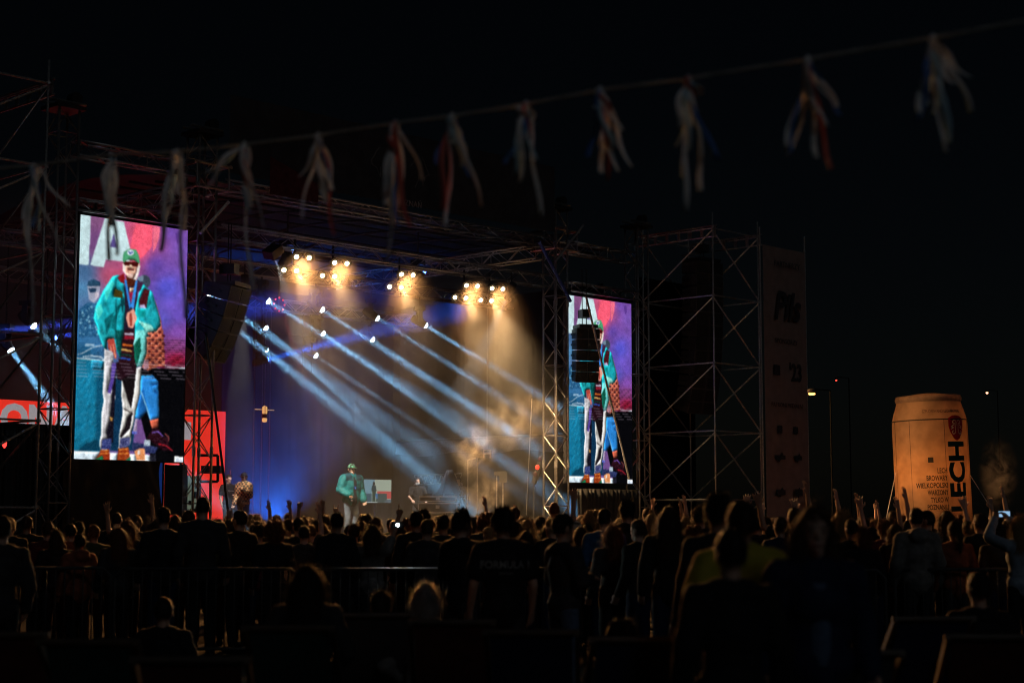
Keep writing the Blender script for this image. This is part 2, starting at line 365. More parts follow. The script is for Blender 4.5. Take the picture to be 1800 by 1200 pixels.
btxt('Pils', 1.15, 13.95, 7.75, 0.85, 0.03, 0.3); btxt('PARTNERZY', 0.24, 14.0, 9.0); btxt('SPONSORZY', 0.2, 13.9, 6.75)
btxt("'23", 0.7, 14.35, 5.85, 0.8, 0.02); btxt('PATRONI MEDIALNI', 0.18, 13.9, 4.9)
for u_, z_, a_, b_ in ((13.4, 5.9, .16, .3), (13.5, 4.2, .12, .22), (14.3, 4.2, .12, .2), (13.5, 3.4, .25, .12), (14.4, 3.4, .2, .12), (14.4, 2.4, .2, .2), (13.5, 2.4, .22, .14)):
    mb = MB(); u_ -= .65; mb.obox(S(u_, -2.30, z_), UV3, NV3, ZV3, a_ * 2, 0.004, b_); mb.obox(S(u_, -2.302, z_), (UV3 + ZV3).normalized(), NV3, (ZV3 - UV3).normalized(), a_ * 1.3, 0.004, b_ * .9)
    mb.build('emblem', INK, t)
# ================================================================== picture screens
def project(p):
    x, y, z = p[..., 0], p[..., 1], p[..., 2] - CAMZ
    c, s = math.cos(PITCH), math.sin(PITCH); d = y * c + z * s
    return 900 + FPX * x / d, 600 - FPX * (-y * s + z * c) / d
class Painter:
    """paints the rows of light dots of a picture wall"""
    def __init__(s, PX, PY): s.PX, s.PY = PX, PY; s.im = np.zeros(PX.shape + (3,))
    def inside(s, pts):
        r = np.zeros(s.PX.shape, bool); n = len(pts)
        for i in range(n):
            (x1, y1), (x2, y2) = pts[i], pts[(i + 1) % n]
            if y1 == y2: continue
            c = ((y1 > s.PY) != (y2 > s.PY)) & (s.PX < (x2 - x1) * (s.PY - y1) / (y2 - y1) + x1); r ^= c
        return r
    def poly(s, pts, c, nz=8, a=1.0):
        k = s.inside(pts); q = np.array(c) + rng.normal(0, nz, (k.sum(), 1)); s.im[k] = s.im[k] * (1 - a) + np.clip(q, 0, 255) * a
    def line(s, pts, wd, c):
        for (x1, y1), (x2, y2) in zip(pts, pts[1:]):
            dx, dy = x2 - x1, y2 - y1; L = dx * dx + dy * dy + 1e-9
            t = np.clip(((s.PX - x1) * dx + (s.PY - y1) * dy) / L, 0, 1)
            s.im[np.hypot(s.PX - x1 - t * dx, s.PY - y1 - t * dy) < wd] = c
    def disc(s, x, y, rx, ry, c): s.im[((s.PX - x) / rx) ** 2 + ((s.PY - y) / ry) ** 2 < 1] = c
    def anchors(s, A, k=3.0):
        W = 0; V = 0
        for (x, y), c in A:
            w_ = 1 / (np.hypot(s.PX - x, s.PY - y) + 6) ** k; W = W + w_; V = V + w_[..., None] * np.array(c)
        s.im = V / W[..., None]
def screen_mesh(name, wd, ht, P):
    H, W = P.im.shape[:2]
    me = MB().grid(lambda a, b: Vector((wd * a, 0, ht * b)), W, H).mesh(name)
    q = np.clip(P.im / 255, 0, 1); lin = np.where(q <= 0.04045, q / 12.92, ((q + 0.055) / 1.055) ** 2.4)
    at_ = me.attributes.new('dots', 'FLOAT_COLOR', 'FACE')
    at_.data.foreach_set('color', np.concatenate([lin.reshape(-1, 3), np.ones((H * W, 1))], 1).astype(np.float32).ravel())
    return me
def led_mat(name, strength):
    m = bpy.data.materials.new(name); m.use_nodes = True; t = m.node_tree; t.nodes.clear()
    o = t.nodes.new('ShaderNodeOutputMaterial'); e = t.nodes.new('ShaderNodeEmission'); a = t.nodes.new('ShaderNodeAttribute')
    a.attribute_name = 'dots'; e.inputs['Strength'].default_value = strength
    t.links.new(a.outputs['Color'], e.inputs['Color']); t.links.new(e.outputs[0], o.inputs['Surface']); m.cycles.emission_sampling = 'NONE'; return m
SW, SH, NX, NY = 2.64, 5.0, 190, 360
LU, LZ = -8.696, 2.875
jj, ii = np.meshgrid(np.arange(NY), np.arange(NX), indexing='ij')
uu = LU + SW * (ii + .5) / NX; zz = LZ + SH * (jj + .5) / NY
P = Painter(*project(np.stack([OX + uu * UX, OY + uu * UY, zz], -1)))
c1 = lambda *L: [(120 + x / 5.218, 360 + y / 5.218) for x, y in L]
c2 = lambda *L: [(120 + x / 5, 580 + y / 5) for x, y in L]
A1 = [((150, 620), (66, 104, 145)), ((260, 330), (118, 74, 128)), ((300, 110), (140, 90, 135)), ((700, 250), (248, 92, 118)), ((640, 420), (220, 80, 115)), ((560, 480), (190, 80, 120)), ((950, 250), (112, 74, 165)),
      ((1050, 400), (120, 84, 178)), ((800, 560), (98, 70, 165)), ((900, 760), (84, 82, 198)), ((1000, 1000), (104, 78, 182)), ((380, 640), (180, 80, 112)), ((130, 760), (74, 125, 165)), ((150, 1150), (50, 115, 170)), ((1000, 1180), (126, 76, 168)), ((880, 1050), (100, 90, 200))]
A2 = [((950, 120), (150, 74, 140)), ((950, 270), (150, 25, 52)), ((200, 60), (60, 120, 170)), ((150, 200), (30, 90, 130))]
P.anchors([(c1(p)[0], c) for p, c in A1] + [(c2(p)[0], c) for p, c in A2])
# pink light shafts
P.poly(c1((625, 178), (775, 190), (770, 380), (690, 470), (590, 540), (570, 380), (595, 260)), (250, 92, 118), 6)
P.poly(c1((785, 195), (845, 205), (835, 300), (800, 400), (775, 440)), (238, 110, 135), 6)
P.poly(c1((520, 560), (430, 600), (330, 720), (390, 730), (480, 650)), (176, 72, 100), 6, 0.6)
P.poly(c1((980, 260), (1020, 250), (1030, 330), (1000, 360)), (90, 55, 140), 5)
# letters
P.poly(c1((100, 78), (207, 95), (190, 552), (100, 545)), (196, 222, 226), 4)
P.poly(c1((335, 122), (510, 155), (572, 420), (560, 525), (480, 520), (345, 500), (325, 572), (200, 553)), (196, 222, 226), 4)
P.poly(c1((418, 262), (380, 385), (450, 397)), (90, 78, 140), 5)
P.line(c1((850, 700), (850, 700)), 0.1, (0, 0, 0))
# man at the desk, far left
P.poly(c1((95, 960), (175, 895), (310, 900), (340, 1210), (95, 1210)), (38, 88, 128), 16)
P.poly(c1((175, 745), (235, 720), (292, 750), (285, 830), (240, 905), (190, 870)), (160, 164, 186), 6)
P.poly(c1((178, 705), (230, 680), (292, 705), (290, 745), (175, 748)), (34, 66, 92), 6)
P.poly(c1((183, 765), (262, 765), (250, 800), (200, 806)), (30, 56, 84), 4)
P.poly(c1((240, 805), (282, 795), (280, 850), (250, 872)), (200, 190, 205), 5)
for k in range(60): x, y = random.uniform(105, 300), random.uniform(930, 1190); P.disc(*c1((x, y))[0], random.uniform(.6, 2.2), random.uniform(.6, 2.6), random.choice([(120, 180, 210), (70, 130, 170), (24, 60, 96), (90, 150, 190), (150, 200, 220)]))
# blue cloth and table edge
P.poly(c2((60, 250), (330, 262), (300, 1066), (55, 1066)), (22, 116, 150), 10)
P.poly(c2((250, 440), (330, 300), (300, 1060), (245, 1060)), (14, 80, 110), 10)
P.poly(c2((80, 1062), (150, 1000), (260, 960), (280, 1062)), (10, 60, 84), 8)
P.line(c2((80, 248), (200, 256), (320, 266)), 1.0, (215, 232, 240)); P.line(c2((85, 215), (130, 200), (220, 150), (305, 132)), 0.8, (220, 235, 245))
P.line(c2((130, 235), (200, 222), (290, 235), (318, 262)), 0.8, (210, 228, 240)); P.line(c2((150, 245), (240, 232), (300, 250)), 0.6, (200, 220, 235)); P.poly(c2((148, 120), (228, 122), (228, 142), (148, 140)), (170, 205, 230), 4)
# dark right hand side and floor
P.poly(c2((560, 325), (1040, 340), (1040, 1180), (740, 1180), (620, 700)), (6, 6, 9), 2)
P.poly(c2((850, 316), (1030, 328), (1030, 342), (850, 328)), (196, 206, 216), 4)
P.poly(c2((380, 300), (640, 330), (600, 760), (560, 1060), (360, 1060)), (14, 50, 80), 8)
P.poly(c2((50, 1062), (290, 1068), (745, 1098), (745, 1170), (50, 1170)), (200, 216, 226), 5)
P.poly(c2((935, 1108), (1040, 1112), (1040, 1180), (932, 1170)), (196, 206, 216), 4)
# person behind: grey cap, checked jacket, blue jeans
P.disc(*c1((697, 705))[0], 11, 12, (58, 70, 86)); P.poly(c1((640, 660), (690, 645), (690, 700), (640, 705)), (110, 130, 150), 5)
P.poly(c1((760, 790), (805, 900), (850, 1050), (872, 1210), (740, 1210)), (190, 96, 84), 30)
P.poly(c2((690, 0), (835, 0), (852, 315), (790, 322), (700, 355), (650, 330), (655, 250)), (214, 110, 84), 34)
for k in range(9):
    for q in range(5):
        if (k + q) % 2: x, y = 700 + q * 31, 5 + k * 34; P.poly(c2((x, y), (x + 26, y + 3), (x + 26, y + 26), (x, y + 22)), (92, 34, 40), 14)
P.poly(c2((660, 260), (710, 260), (705, 345), (660, 345)), (205, 150, 165), 8)
P.poly(c2((640, 400), (740, 393), (790, 450), (802, 770), (720, 797), (690, 720), (630, 786), (588, 770), (600, 600)), (42, 130, 208), 8)
P.poly(c2((600, 640), (660, 500), (720, 790), (690, 720), (630, 786)), (28, 98, 170), 8); P.line(c2((640, 540), (690, 680), (720, 780)), 0.8, (150, 200, 220)); P.line(c2((740, 480), (790, 470)), 1, (20, 60, 120)); P.line(c2((760, 530), (780, 560)), 1, (20, 60, 120))
P.poly(c2((588, 780), (610, 780), (600, 900), (565, 900)), (170, 150, 180), 6); P.poly(c2((715, 792), (797, 776), (790, 855), (735, 865)), (180, 84, 62), 10)
P.poly(c2((560, 985), (670, 1000), (790, 1030), (760, 1086), (560, 1064)), (40, 48, 90), 18); P.poly(c2((735, 870), (790, 860), (830, 930), (890, 940), (880, 1000), (920, 1060), (830, 1055), (760, 1000), (690, 950)), (36, 10, 20), 14)
P.line(c2((740, 900), (790, 890), (830, 930)), 1.0, (120, 90, 190)); P.line(c2((795, 1000), (860, 1015), (915, 1058)), 0.9, (190, 30, 45)); P.line(c2((850, 910), (885, 940), (880, 980)), 0.8, (150, 70, 70))
P.poly(c2((668, 965), (722, 965), (722, 1018), (668, 1018)), (175, 190, 205), 50); P.poly(c2((560, 890), (605, 890), (605, 912), (560, 912)), (90, 100, 190), 12)
P.poly(c2((580, 1062), (625, 1038), (672, 1040), (675, 1142), (600, 1142)), (235, 150, 96), 24); P.poly(c2((610, 1060), (632, 1050), (632, 1090), (610, 1095)), (255, 240, 225), 5)
P.poly(c2((720, 1100), (772, 1090), (772, 1150), (720, 1150)), (30, 30, 40), 10)
# singer: shirt, trousers, jacket, hands, face, cap
P.poly(c1((515, 690), (645, 690), (625, 950), (612, 1210), (505, 1210)), (34, 24, 42), 8); P.poly(c2((478, 0), (602, 0), (592, 290), (440, 290), (455, 150)), (44, 15, 22), 8)
P.poly(c2((320, 160), (400, 200), (395, 270), (425, 340), (412, 600), (395, 780), (372, 1052), (278, 1046), (274, 980), (290, 900), (290, 740), (312, 620), (300, 540), (312, 400)), (206, 202, 206), 8)
P.poly(c2((385, 265), (425, 340), (405, 700), (392, 985), (352, 985), (335, 900), (368, 770), (380, 640), (385, 480)), (22, 18, 30), 6); P.poly(c2((385, 280), (425, 292), (402, 440), (372, 560), (345, 545), (370, 440)), (84, 62, 152), 10)
P.poly(c2((300, 960), (380, 950), (372, 1050), (290, 1045)), (60, 70, 130), 30); P.poly(c2((365, 760), (392, 770), (386, 800), (368, 795)), (190, 140, 70), 8)
P.poly(c2((470, 430), (580, 340), (642, 318), (632, 560), (592, 720), (562, 870), (546, 1000), (440, 1050), (450, 900), (480, 720), (465, 560)), (206, 202, 196), 8)
P.poly(c2((420, 280), (605, 290), (585, 420), (470, 445), (430, 430)), (34, 14, 22), 6); P.poly(c2((470, 430), (595, 370), (575, 560), (552, 690), (520, 600), (498, 520)), (20, 14, 16), 5)
P.poly(c2((520, 770), (565, 715), (545, 860), (470, 945), (452, 935), (500, 850)), (24, 17, 22), 5); P.poly(c2((455, 950), (545, 940), (540, 1010), (450, 1045)), (70, 74, 120), 30); P.line(c2((490, 690), (540, 720), (570, 740)), 0.8, (40, 30, 30))
P.poly(c2((283, 1050), (362, 1048), (366, 1142), (240, 1132), (270, 1090)), (142, 48, 20), 22); P.poly(c2((440, 1038), (530, 1028), (548, 1150), (428, 1146)), (150, 58, 22), 22)
for a_ in ((290, 1060, 350, 1056), (285, 1085, 350, 1080), (450, 1050, 520, 1044), (450, 1085, 525, 1080)): P.line(c2(a_[:2], a_[2:]), 0.8, (240, 150, 60))
P.poly(c2((240, 1132), (300, 1100), (310, 1142), (240, 1142)), (20, 110, 70), 8); P.poly(c2((500, 1146), (545, 1110), (550, 1150)), (30, 110, 80), 8)
for pts, c in ((((492, 25), (576, 25), (576, 48), (495, 42)), (196, 186, 208)), (((492, 50), (576, 52), (576, 82), (492, 82)), (150, 26, 46)), (((480, 118), (566, 128), (560, 146), (475, 138)), (232, 112, 42)), (((460, 155), (562, 180), (560, 195), (455, 176)), (226, 172, 92)), (((450, 235), (550, 250), (545, 266), (450, 252)), (44, 84, 186)), (((455, 205), (560, 220), (560, 232), (455, 218)), (20, 70, 60))): P.poly(c2(*pts), c, 8)
TEAL = (24, 160, 172)
P.poly(c1((405, 655), (460, 640), (512, 700), (522, 1000), (505, 1210), (300, 1210), (232, 1040), (250, 930), (330, 770)), TEAL, 7)
P.poly(c2((250, 0), (482, 0), (460, 120), (455, 250), (425, 180), (405, 80), (340, 90), (335, 175), (308, 150)), (28, 150, 158), 8)
P.poly(c2((415, 0), (482, 0), (460, 260), (425, 170)), (10, 84, 80), 8)
P.poly(c1((640, 680), (712, 750), (772, 800), (842, 1040), (848, 1110), (805, 1162), (720, 1172), (745, 1210), (608, 1210), (615, 950), (650, 800)), (28, 164, 176), 7)
P.poly(c2((600, 0), (790, 0), (690, 12), (690, 200), (650, 318), (600, 322), (572, 120)), (110, 205, 200), 10); P.poly(c2((575, 130), (630, 60), (640, 180), (600, 322), (582, 250)), (14, 88, 70), 8)
for pts, c in ((((330, 1050), (425, 975), (380, 1120), (350, 1200)), (10, 92, 98)), (((440, 940), (495, 890), (432, 1065)), (8, 84, 90)), (((395, 1040), (440, 990), (430, 1150), (400, 1130)), (12, 100, 106)), (((330, 790), (400, 690), (425, 720), (345, 890)), (58, 198, 190)), (((250, 960), (300, 900), (320, 980), (270, 1060)), (70, 205, 195)),
               (((640, 1060), (760, 1100), (800, 1160), (720, 1165)), (150, 235, 220)), (((700, 830), (745, 800), (760, 900), (720, 960)), (12, 110, 112)), (((625, 960), (710, 965), (705, 1030), (630, 1030)), (14, 140, 140)), (((470, 760), (512, 860), (505, 1000), (490, 960)), (8, 70, 78))): P.poly(c1(*pts), c, 6)
P.poly(c1((425, 765), (502, 800), (496, 856), (418, 846)), (72, 60, 22), 8); P.poly(c1((650, 880), (700, 770), (748, 780), (732, 850), (716, 950), (655, 942)), (72, 20, 26), 10)
P.poly(c1((450, 665), (512, 628), (522, 725), (480, 712)), (132, 20, 26), 8); P.poly(c1((640, 690), (690, 720), (660, 790), (630, 800)), (62, 32, 62), 6); P.poly(c1((655, 920), (700, 912), (712, 948), (655, 948)), (190, 180, 220), 20)
P.poly(c1((530, 655), (622, 655), (626, 745), (540, 750)), (74, 30, 18), 6); P.poly(c1((560, 760), (605, 760), (600, 800), (565, 800)), (214, 170, 140), 6); P.poly(c1((550, 800), (622, 800), (612, 890), (550, 892)), (150, 26, 60), 26)
P.poly(c1((513, 690), (534, 690), (576, 930), (560, 960)), (48, 126, 212), 6); P.poly(c1((636, 695), (618, 690), (570, 930), (600, 962)), (56, 136, 220), 6)
P.poly(c1((538, 990), (600, 950), (632, 1040), (592, 1132), (552, 1122), (530, 1040)), (222, 152, 132), 10); P.poly(c1((560, 1000), (585, 990), (585, 1110), (565, 1110)), (150, 60, 50), 8)
P.poly(c2((345, 80), (402, 74), (416, 130), (424, 250), (406, 250), (395, 195), (352, 170)), (196, 76, 64), 12); P.line(c2((370, 140), (380, 190)), 0.8, (250, 190, 170)); P.line(c2((395, 130), (415, 240)), 0.7, (250, 170, 130))
P.poly(c1((500, 535), (560, 515), (648, 530), (660, 560), (650, 620), (626, 690), (560, 672), (505, 610)), (206, 150, 128), 8)
P.poly(c1((497, 540), (524, 545), (528, 640), (500, 604)), (236, 222, 218), 4); P.poly(c1((636, 560), (661, 560), (650, 622), (625, 692), (596, 684), (625, 620)), (238, 226, 220), 4)
P.poly(c1((540, 620), (600, 630), (590, 672), (545, 664)), (226, 190, 176), 6); P.poly(c1((503, 518), (647, 528), (640, 566), (595, 566), (575, 548), (558, 560), (514, 552)), (66, 10, 10), 6)
P.poly(c1((565, 548), (585, 548), (590, 585), (562, 585)), (232, 190, 160), 5); P.poly(c1((542, 582), (608, 588), (604, 606), (550, 602)), (110, 50, 42), 6)
P.poly(c1((498, 500), (508, 435), (560, 404), (622, 414), (648, 460), (656, 535), (640, 532), (600, 494), (556, 486), (510, 532)), (72, 152, 108), 5); P.poly(c1((510, 520), (556, 484), (602, 492), (645, 532), (600, 510), (556, 502)), (36, 84, 58), 4)
P.disc(*c1((571, 438))[0], 6, 5, (216, 224, 236)); P.line(c1((555, 430), (570, 448), (592, 434)), 0.7, (30, 50, 130)); P.line(c1((560, 450), (585, 425)), 0.6, (30, 50, 130))
# refresh stripes of the wall, rows slant slightly
row = (P.PY - 0.03 * (P.PX - 130))
k = (row > 592) & (row < 662) & (np.mod(row, 4.2) < 1.5); R_ = P.PX > 255; P.im[k & R_] *= 0.45; P.im[k & ~R_ & (row < 640)] *= 0.82
k = (row > 634) & (row < 662) & (np.mod(row, 6.0) < 0.8); P.im[k] = P.im[k] * 0.4 + np.array((190, 170, 190)) * 0.6
k = (row > 555) & (row < 592) & R_ & (np.mod(row + 2 * ((P.PX // 9) % 2), 3.6) < 1.0); P.im[k] *= 0.8
def blur(a):
    for ax in (0, 1):
        p = np.concatenate([np.take(a, [0], ax), a, np.take(a, [-1], ax)], ax); n0 = a.shape[ax]; sl = lambda k: np.take(p, range(k, k + n0), ax); a = 0.22 * sl(0) + 0.56 * sl(1) + 0.22 * sl(2)
    return a
lum = np.zeros(P.im.shape[:2])
for sc_ in (4, 9, 22):
    g_ = rng.normal(0, 1, (NY // sc_ + 3, NX // sc_ + 3)); yy = np.arange(NY) / sc_; xx = np.arange(NX) / sc_; y0, x0 = yy.astype(int), xx.astype(int); fy, fx = (yy - y0)[:, None], (xx - x0)[None]
    lum += (g_[y0][:, x0] * (1 - fy) * (1 - fx) + g_[y0 + 1][:, x0] * fy * (1 - fx) + g_[y0][:, x0 + 1] * (1 - fy) * fx + g_[y0 + 1][:, x0 + 1] * fy * fx) * 0.035
def vnoise(sy, sx):
    g_ = rng.normal(0, 1, (int(NY / sy) + 3, int(NX / sx) + 3)); yy = np.arange(NY) / sy + .35 * np.sin(np.arange(NY) / 31); xx = np.arange(NX) / sx; y0, x0 = np.clip(yy.astype(int), 0, None), xx.astype(int); fy, fx = (yy - y0)[:, None], (xx - x0)[None]; fy, fx = fy * fy * (3 - 2 * fy), fx * fx * (3 - 2 * fx)
    return g_[y0][:, x0] * (1 - fy) * (1 - fx) + g_[y0 + 1][:, x0] * fy * (1 - fx) + g_[y0][:, x0 + 1] * (1 - fy) * fx + g_[y0 + 1][:, x0 + 1] * fy * fx
r_, g_, b_ = P.im[..., 0], P.im[..., 1], P.im[..., 2]
jack = (g_ > r_ * 1.5) & (g_ > 70) & (np.abs(g_ - b_) < 40) & (P.PX > 160) & (P.PY < 650); pants = (r_ > 170) & (np.abs(r_ - b_) < 30) & (P.PY > 610); skin = (r_ > 150) & (r_ > g_ * 1.15) & (g_ > b_ * .95) & (P.PX > 150) & (P.PY < 520) & (P.PY > 455) & (P.PX < 255)
fold = (1 - 1.5 * np.abs(vnoise(9, 5))) * .5 + (1 - 1.5 * np.abs(vnoise(5, 3))) * .3
P.im[jack] *= np.clip(1 + .2 * fold[jack], .45, 1.45)[:, None]; P.im[pants] *= np.clip(1 + .14 * (1 - 1.6 * np.abs(vnoise(16, 4)))[pants], .5, 1.2)[:, None]; P.im[skin] *= np.clip(1 + .16 * vnoise(4, 3)[skin], .6, 1.3)[:, None]
def relief(mask, rad, k, lx=-.75, ly=.65):      # round the shapes: lit from upper left
    h_ = mask.astype(float)
    for _ in range(rad): h_ = blur(h_)
    gy, gx = np.gradient(h_); sh_ = np.clip(1 + k * (gx * -lx + gy * -ly), .35, 1.5); P.im[mask] *= sh_[mask][:, None]
jeans = (b_ > 150) & (b_ > r_ * 2.2) & (P.PY > 640); oran = (r_ > 140) & (r_ > b_ * 1.5) & (P.PX > 255) & (P.PY > 520); desk = (P.PX < 180) & (P.PY > 490) & (P.PY < 600); letters = (r_ > 185) & (np.abs(r_ - g_) < 40) & (P.PY < 480) & (P.PX < 235)
arm = jack & (P.PX < 205); relief(jack, 14, 5.5); relief(arm, 8, 3); relief(pants, 8, 4.5); relief(jeans, 12, 5); relief(skin, 6, 3); relief(oran, 10, 4)
P.im = np.clip(P.im, 0, 255); P.im = blur(blur(P.im * (1 + lum[..., None])))
P.im = np.clip(P.im + rng.normal(0, 6, P.im.shape[:2] + (1,)), 0, 255)
scr_me = screen_mesh('picture', SW, SH, P); LED = led_mat('glowing picture dots', 1.0); scr_me.materials.append(LED)
def picture_screen(u_, n_, z_, label):
    t = thing('picture_screen', S(u_ + SW / 2, n_, z_), label, 'screen', 'tall picture screens'); 
    o = bpy.data.objects.new('picture', scr_me); col.objects.link(o); o.parent = t; o.location = S(u_, n_, z_) - wloc(t); o.rotation_euler = (0, 0, ANG)
    MB().sbox(u_ + SW / 2, n_ + 0.09, z_ + SH / 2, SW + 0.06, 0.16, SH + 0.04).build('cabinet_wall', BLACKBOX, t)
    MB().sbox(u_ + SW / 2, n_ + 0.07, z_ + SH + 0.1, SW + 0.1, 0.2, 0.13).build('hanging_bar', DARKSTEEL, t)
    for a in (0.15, 0.5, 0.85): MB().tube(S(u_ + SW * a, n_ + 0.07, z_ + SH + 0.1), S(u_ + SW * a, n_ + 0.07, z_ + SH + 0.3), 0.03, 6).build('hanger', DARKSTEEL, t)
picture_screen(LU, 0.0, LZ, 'tall picture screen at left with the whole singer in view'); picture_screen(6.055, -0.235, 2.618, 'tall picture screen at right, partly hidden by hanging speakers')

# ------------------------------------------------------------------ red picture wall at the back
t = thing('red_wall', S(-2.2, 9.2, STZ), 'glowing red picture wall with white letters at the back of the stage', 'screen')
REDL = mat('glowing red wall', (0.3, 0.02, 0.02), 0.6, emit=srgb(236, 50, 34), estr=1.0); WHL = mat('glowing white letters', (0.5, 0.5, 0.5), 0.6, emit=srgb(205, 200, 205), estr=0.5)
MB().sbox(-2.15, 9.2, 3.05, 7.9, 0.1, 3.3).build('wall_panel', REDL, t)
place_mesh('lettering', text_mesh('DONA', 0.95, 0.004, 0.045), WHL, t, S(-4.55, 9.13, 4.2), UV3, ZV3)
for zt in (4.52, 3.0): pass
MB().sbox(0.42, 9.13, 4.1, 0.36, 0.01, 0.5).build('white_print', WHL, t)
# ------------------------------------------------------------------ small monitor at the back of the stage
W2, H2 = 62, 40; X2, Y2 = np.meshgrid(np.arange(W2) + .5, (np.arange(H2) + .5)); P2 = Painter(X2, H2 - Y2)
P2.im[:] = (176, 190, 172); P2.poly([(0, 0), (25, 0), (14, 40), (0, 40)], (120, 160, 176), 6); P2.poly([(30, 20), (62, 20), (62, 33), (52, 33), (52, 24), (30, 24)], (204, 84, 84), 4); P2.poly([(30, 24), (52, 24), (52, 40), (26, 40)], (60, 84, 84), 5)
P2.poly([(0, 24), (18, 24), (18, 39), (0, 39)], (58, 94, 110), 5); P2.poly([(52, 34), (62, 34), (62, 40), (46, 40)], (90, 110, 120), 16); P2.poly([(18, 10), (27, 10), (29, 20), (17, 20)], (24, 60, 66), 6); P2.poly([(18, 19), (27, 19), (26, 40), (19, 40)], (40, 70, 60), 12); P2.disc(22.5, 7, 2.4, 3.2, (20, 26, 28)); P2.poly([(26, 24), (31, 24), (31, 33), (27, 33)], (60, 120, 170), 6)
P2.line([(0, 39.2), (30, 39.2)], 0.6, (210, 225, 225)); P2.line([(18.4, 22), (18.4, 39)], 0.5, (190, 215, 200))
t = thing('stage_monitor', S(6.9, 8.5, STZ), 'small lit monitor on a stand behind the singer', 'monitor')
me = screen_mesh('picture', 1.12, 0.70, P2); me.materials.append(led_mat('glowing monitor dots', 0.75)); o = bpy.data.objects.new('picture', me); col.objects.link(o); o.parent = t; o.location = S(6.46, 8.45, 2.13) - wloc(t); o.rotation_euler = (0, 0, ANG)
MB().sbox(7.02, 8.52, 2.48, 1.2, 0.1, 0.78).build('case', BLACKBOX, t); MB().tube(S(7.02, 8.55, STZ), S(7.02, 8.55, 2.2), 0.04, 8).build('stand', DARKSTEEL, t)

# ------------------------------------------------------------------ hanging speaker arrays
TRIM = mat('dotted edge trim', (.11, .10, .085), .5, .2, 70, .9)
def line_array(name, top, face, tilts, w_, d_, h_, label, leds=False, hang=1.2, mbox=BLACKBOX):
    """top: point at the top front edge; face: horizontal direction the speakers look to"""
    face = Vector(face).normalized(); side = Vector((-face.y, face.x, 0)); t = thing(name, top, label, 'speaker array', 'hanging speaker arrays')
    p = Vector(top)
    fr = MB(); fr.obox(p + Vector((0, 0, 0.06)) - face * d_ * 0.5, face, side, ZV3, d_ * 1.15, w_ * 0.8, 0.09); fr.build('flying_frame', DARKSTEEL, t)
    MB().obox(p + Vector((0, 0, 0.42)) - face * d_ * 0.45, face, side, ZV3, d_ * 0.55, 0.24, 0.22).build('hoist_motor', BLACKBOX, t)
    mb = MB(); q = p + Vector((0, 0, 0.42)) - face * d_ * 0.45
    for s_ in (-0.06, 0.06): mb.tube(q + side * s_ - Vector((0, 0, 0.36)), q + side * s_ + Vector((0, 0, hang)), 0.012, 5)
    mb.build('chain', DARKSTEEL, t)
    for k, tl in enumerate(tilts):
        c_, s_ = math.cos(R(tl)), math.sin(R(tl)); fw = face * c_ - ZV3 * s_; upv = ZV3 * c_ + face * s_
        c = p - fw * (d_ / 2) - upv * (h_ / 2)
        mb = MB(); hw = w_ / 2; hf, hb = h_ / 2 - 0.012, h_ / 2 * (0.8)
        vs_ = []
        for y_ in (-1, 1): vs_ += [c + side * hw * y_ + fw * d_ / 2 + upv * hf, c + side * hw * y_ + fw * d_ / 2 - upv * hf, c + side * hw * y_ * 0.9 - fw * d_ / 2 - upv * hb, c + side * hw * y_ * 0.9 - fw * d_ / 2 + upv * hb]
        mb.add(vs_, [(0, 1, 2, 3), (4, 7, 6, 5), (0, 4, 5, 1), (1, 5, 6, 2), (2, 6, 7, 3), (3, 7, 4, 0)])
        cb = mb.build('cabinet', mbox, t)
        for y_ in (-0.27, 0.27): MB().obox(c + fw * (d_ / 2 + 0.008) + side * w_ * y_, fw, side, upv, 0.012, w_ * 0.40, h_ * 0.86).build('grille', GRILLE, cb)
        for y_ in (-.49, 0, .49): MB().obox(c + fw * (d_ / 2 + 0.016) + side * w_ * y_, fw, side, upv, 0.008, 0.016, h_ * .92).build('trim', TRIM, cb)
        for z_ in (-.46, .46): MB().obox(c + fw * (d_ / 2 + 0.017) + upv * h_ * z_, fw, side, upv, 0.008, w_ * .96, 0.014).build('trim', TRIM, cb)
        MB().obox(c - fw * (d_ * 0.1) - side * (w_ / 2 + 0.006), fw, side, upv, 0.34, 0.012, 0.05).build('rigging_plate', DARKSTEEL, cb)
        mb = MB()
        for y_ in (-1, 1): mb.obox(c - fw * (d_ / 2 + 0.03) + side * y_ * w_ * 0.3, fw, side, upv, 0.06, 0.04, h_ * 0.5)
        mb.build('handle', DARKSTEEL, cb)
        p = p - upv * h_
    return t
u0, z0 = on_n(424, 506, -0.6)
line_array('speaker_array', S(u0, -0.6, z0), (0.95, -0.31, 0), (14, 17, 21, 26, 32), 0.95, 0.66, 0.345, 'hanging speaker array with glowing gaps beside the left tower', hang=1.0)
u0, z0 = on_n(1034, 577, -0.75)
line_array('speaker_array', S(u0, -0.75, z0), (0.34, -0.94, 0), (2, 3, 5, 7, 9), 0.66, 0.6, 0.29, 'dark hanging speaker array in front of the right picture screen', hang=1.2)
line_array('speaker_array', S(11.45, -0.9, 9.05), UV3 * -0.1 - NV3, (0, 0, 1, 1, 2, 3, 4, 6, 8, 10, 13, 16), 1.15, 0.6, 0.37, 'long dark speaker array hanging inside the right scaffold tower', hang=0.6, mbox=mat('worn black cabinet paint', (0.045, 0.042, 0.04), 0.5, 0, 20, 0.4, 0.2))
